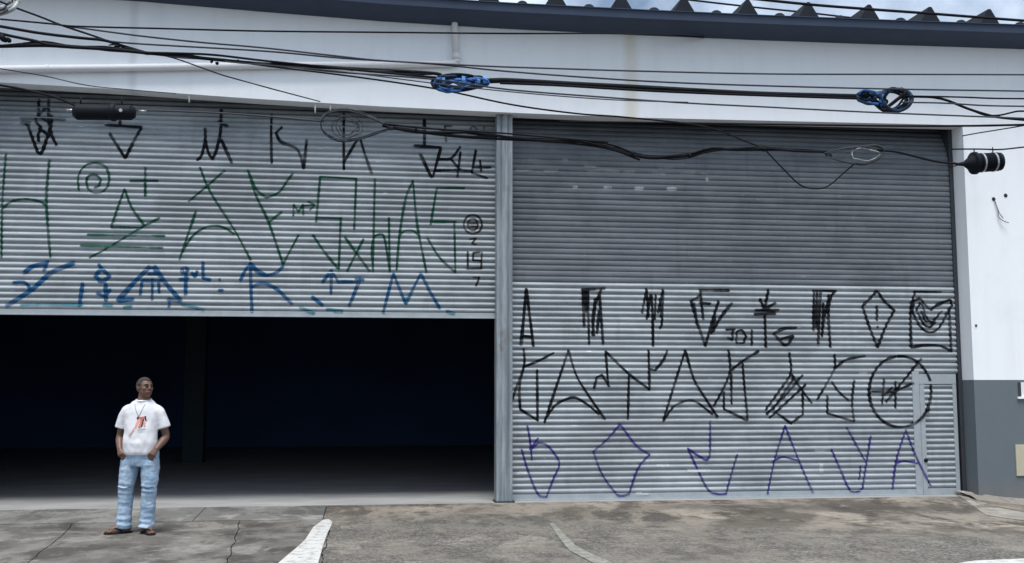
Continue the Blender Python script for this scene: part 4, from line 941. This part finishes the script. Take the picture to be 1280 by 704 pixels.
for i, (pts, wd_, mt) in enumerate([([(.0, 1.285), (.04, 1.28), (.085, 1.285)], .022, 'orange_print'), ([(.02, 1.26), (.0, 1.20), (-.01, 1.165)], .026, 'pink_print'), ([(.05, 1.27), (.045, 1.22), (.03, 1.17)], .026, 'orange_print'),
        ([(.085, 1.30), (.092, 1.262), (.10, 1.25)], .014, 'dark_print'), ([(.07, 1.265), (.06, 1.21), (.055, 1.18)], .014, 'dark_print'), ([(.005, 1.29), (.008, 1.265)], .02, 'dark_print'),
        ([(.015, 1.155), (.045, 1.158), (.10, 1.165)], .009, 'grey_print'), ([(.03, 1.13), (.08, 1.138)], .008, 'grey_print'), ([(-.02, 1.16), (-.045, 1.12), (-.075, 1.08)], .012, 'pink_print'), ([(.08, 1.24), (.085, 1.19)], .02, 'pink_print')]):
    print_patch('shirt_print', pts, wd_, M[mt], .0035 + .0006 * i)
# neckline ring and cord
mesh('collar', *tube_data([Vector((.014 + .083 * math.cos(2 * math.pi * k / 20), -.004 + .078 * math.sin(2 * math.pi * k / 20), 1.478 + .016 * math.sin(2 * math.pi * k / 20))) for k in range(21)], .0075, 8), M['shirt'], tee, True)
def cord(pts):
    out = []
    for x, z in pts:
        h_ = bvh.ray_cast(Vector((x, -1, z)), Vector((0, 1, 0))); out.append(Vector((x, (h_[0].y if h_[0] else -.08) - .004, z)))
    return out
M['cord'] = plain('dark_cord', (.22, .21, .20), .7)
mesh('necklace', *tube_data(catmull(cord([(-.062, 1.475), (-.048, 1.42), (-.022, 1.36), (.008, 1.305), (.016, 1.30), (.034, 1.34), (.058, 1.41), (.078, 1.475)]), 4), .0026, 6), M['cord'], PR, True)
# jeans
jp = [loft([(0, .0, .74, .175, .118), (0, .0, .80, .205, .138), (0, .0, .88, .212, .142), (0, -.004, .93, .205, .138), (0, -.006, .965, .19, .130)], 26)]
jp.append(limb([(-.105, .0, .84), (-.128, .0, .70), (-.150, -.008, .52), (-.160, .012, .36), (-.168, .020, .18), (-.172, .020, .055)], [(.104, .118), (.103, .114), (.086, .094), (.080, .090), (.079, .088), (.086, .098)], 18))
jp.append(limb([(.104, .0, .84), (.112, .0, .70), (.116, -.014, .52), (.106, .004, .36), (.094, .012, .18), (.090, .010, .058)], [(.104, .118), (.101, .114), (.086, .094), (.079, .090), (.077, .088), (.083, .098)], 18))
jm = remesh(jp, .009, 4); wrinkle(jm, .008, 8, 1.9)
for q in jm.vertices:                          # bunched folds above the hems and behind the knees
    c = q.co
    if c.z < .26: q.co.y += -.010 * math.sin(c.z * 95 + c.x * 9) * (1 - c.z / .26); q.co.x += .006 * math.sin(c.z * 80 + c.y * 30) * (1 - c.z / .26)
    k_ = math.exp(-((c.z - .50) / .06) ** 2); q.co.y += -.007 * k_ * math.sin(c.z * 120 + c.x * 14)
jeans = link('jeans', jm, M['jeans'], PR)
jb = BVHTree.FromPolygons([q.co for q in jm.vertices], [tuple(p.vertices) for p in jm.polygons])
M['seam'] = plain('dark_denim_seam', (.055, .10, .19), .9)
for s in (-1, 1):
    pts = []
    for k in range(7):
        x = s * (.100 + .095 * k / 6); z = .905 - .075 * (k / 6) ** 1.6
        h_ = jb.ray_cast(Vector((x, -1, z)), Vector((0, 1, 0))); pts.append(Vector((x, (h_[0].y if h_[0] else -.1) - .002, z)))
    mesh('pocket_seam', *tube_data(pts, .0045, 6), M['seam'], jeans, True)
kneecut = []
for (xa, xb, z) in ((-.225, -.075, .505), (.045, .185, .512)):
    pts = []
    for k in range(9):
        x = xa + (xb - xa) * k / 8; h_ = jb.ray_cast(Vector((x, -1, z)), Vector((0, 1, 0)))
        if h_[0]: pts.append(Vector((x, h_[0].y - .001, z + .006 * math.sin(k))))
    if len(pts) > 2: mesh('knee_crease', *tube_data(pts, .0048, 6), M['seam'], jeans, True)
# flip-flops
for x, y, ang in (F1, F2):
    rot = Matrix.Rotation(ang, 3, 'Z'); outl = [(-.030, .085), (-.040, .05), (-.036, 0), (-.044, -.07), (-.052, -.14), (-.046, -.19), (-.020, -.215), (.015, -.205), (.040, -.175), (.046, -.13), (.040, -.06), (.033, 0), (.038, .05), (.028, .085), (0, .1)]
    vs_ = [Vector((x, y, z)) + rot @ Vector((a_, b_, 0)) for z in (.0, .016) for a_, b_ in outl]; m = len(outl)
    fs = [tuple(range(m)), tuple(range(m, 2 * m))] + [(k, (k + 1) % m, m + (k + 1) % m, m + k) for k in range(m)]
    ffl = mesh('flip_flop', vs_, fs, M['rubber'], PR)
    for sx in (-1, 1):
        pts = [Vector((x, y, 0)) + rot @ Vector(q) for q in ((-.014, -.165, .022), (-.010, -.140, .052), (sx * .032 - .004, -.085, .058), (sx * .046, -.03, .022))]
        mesh('strap', *tube_data(catmull(pts, 5), .0075, 8), M['rubber'], ffl, True)
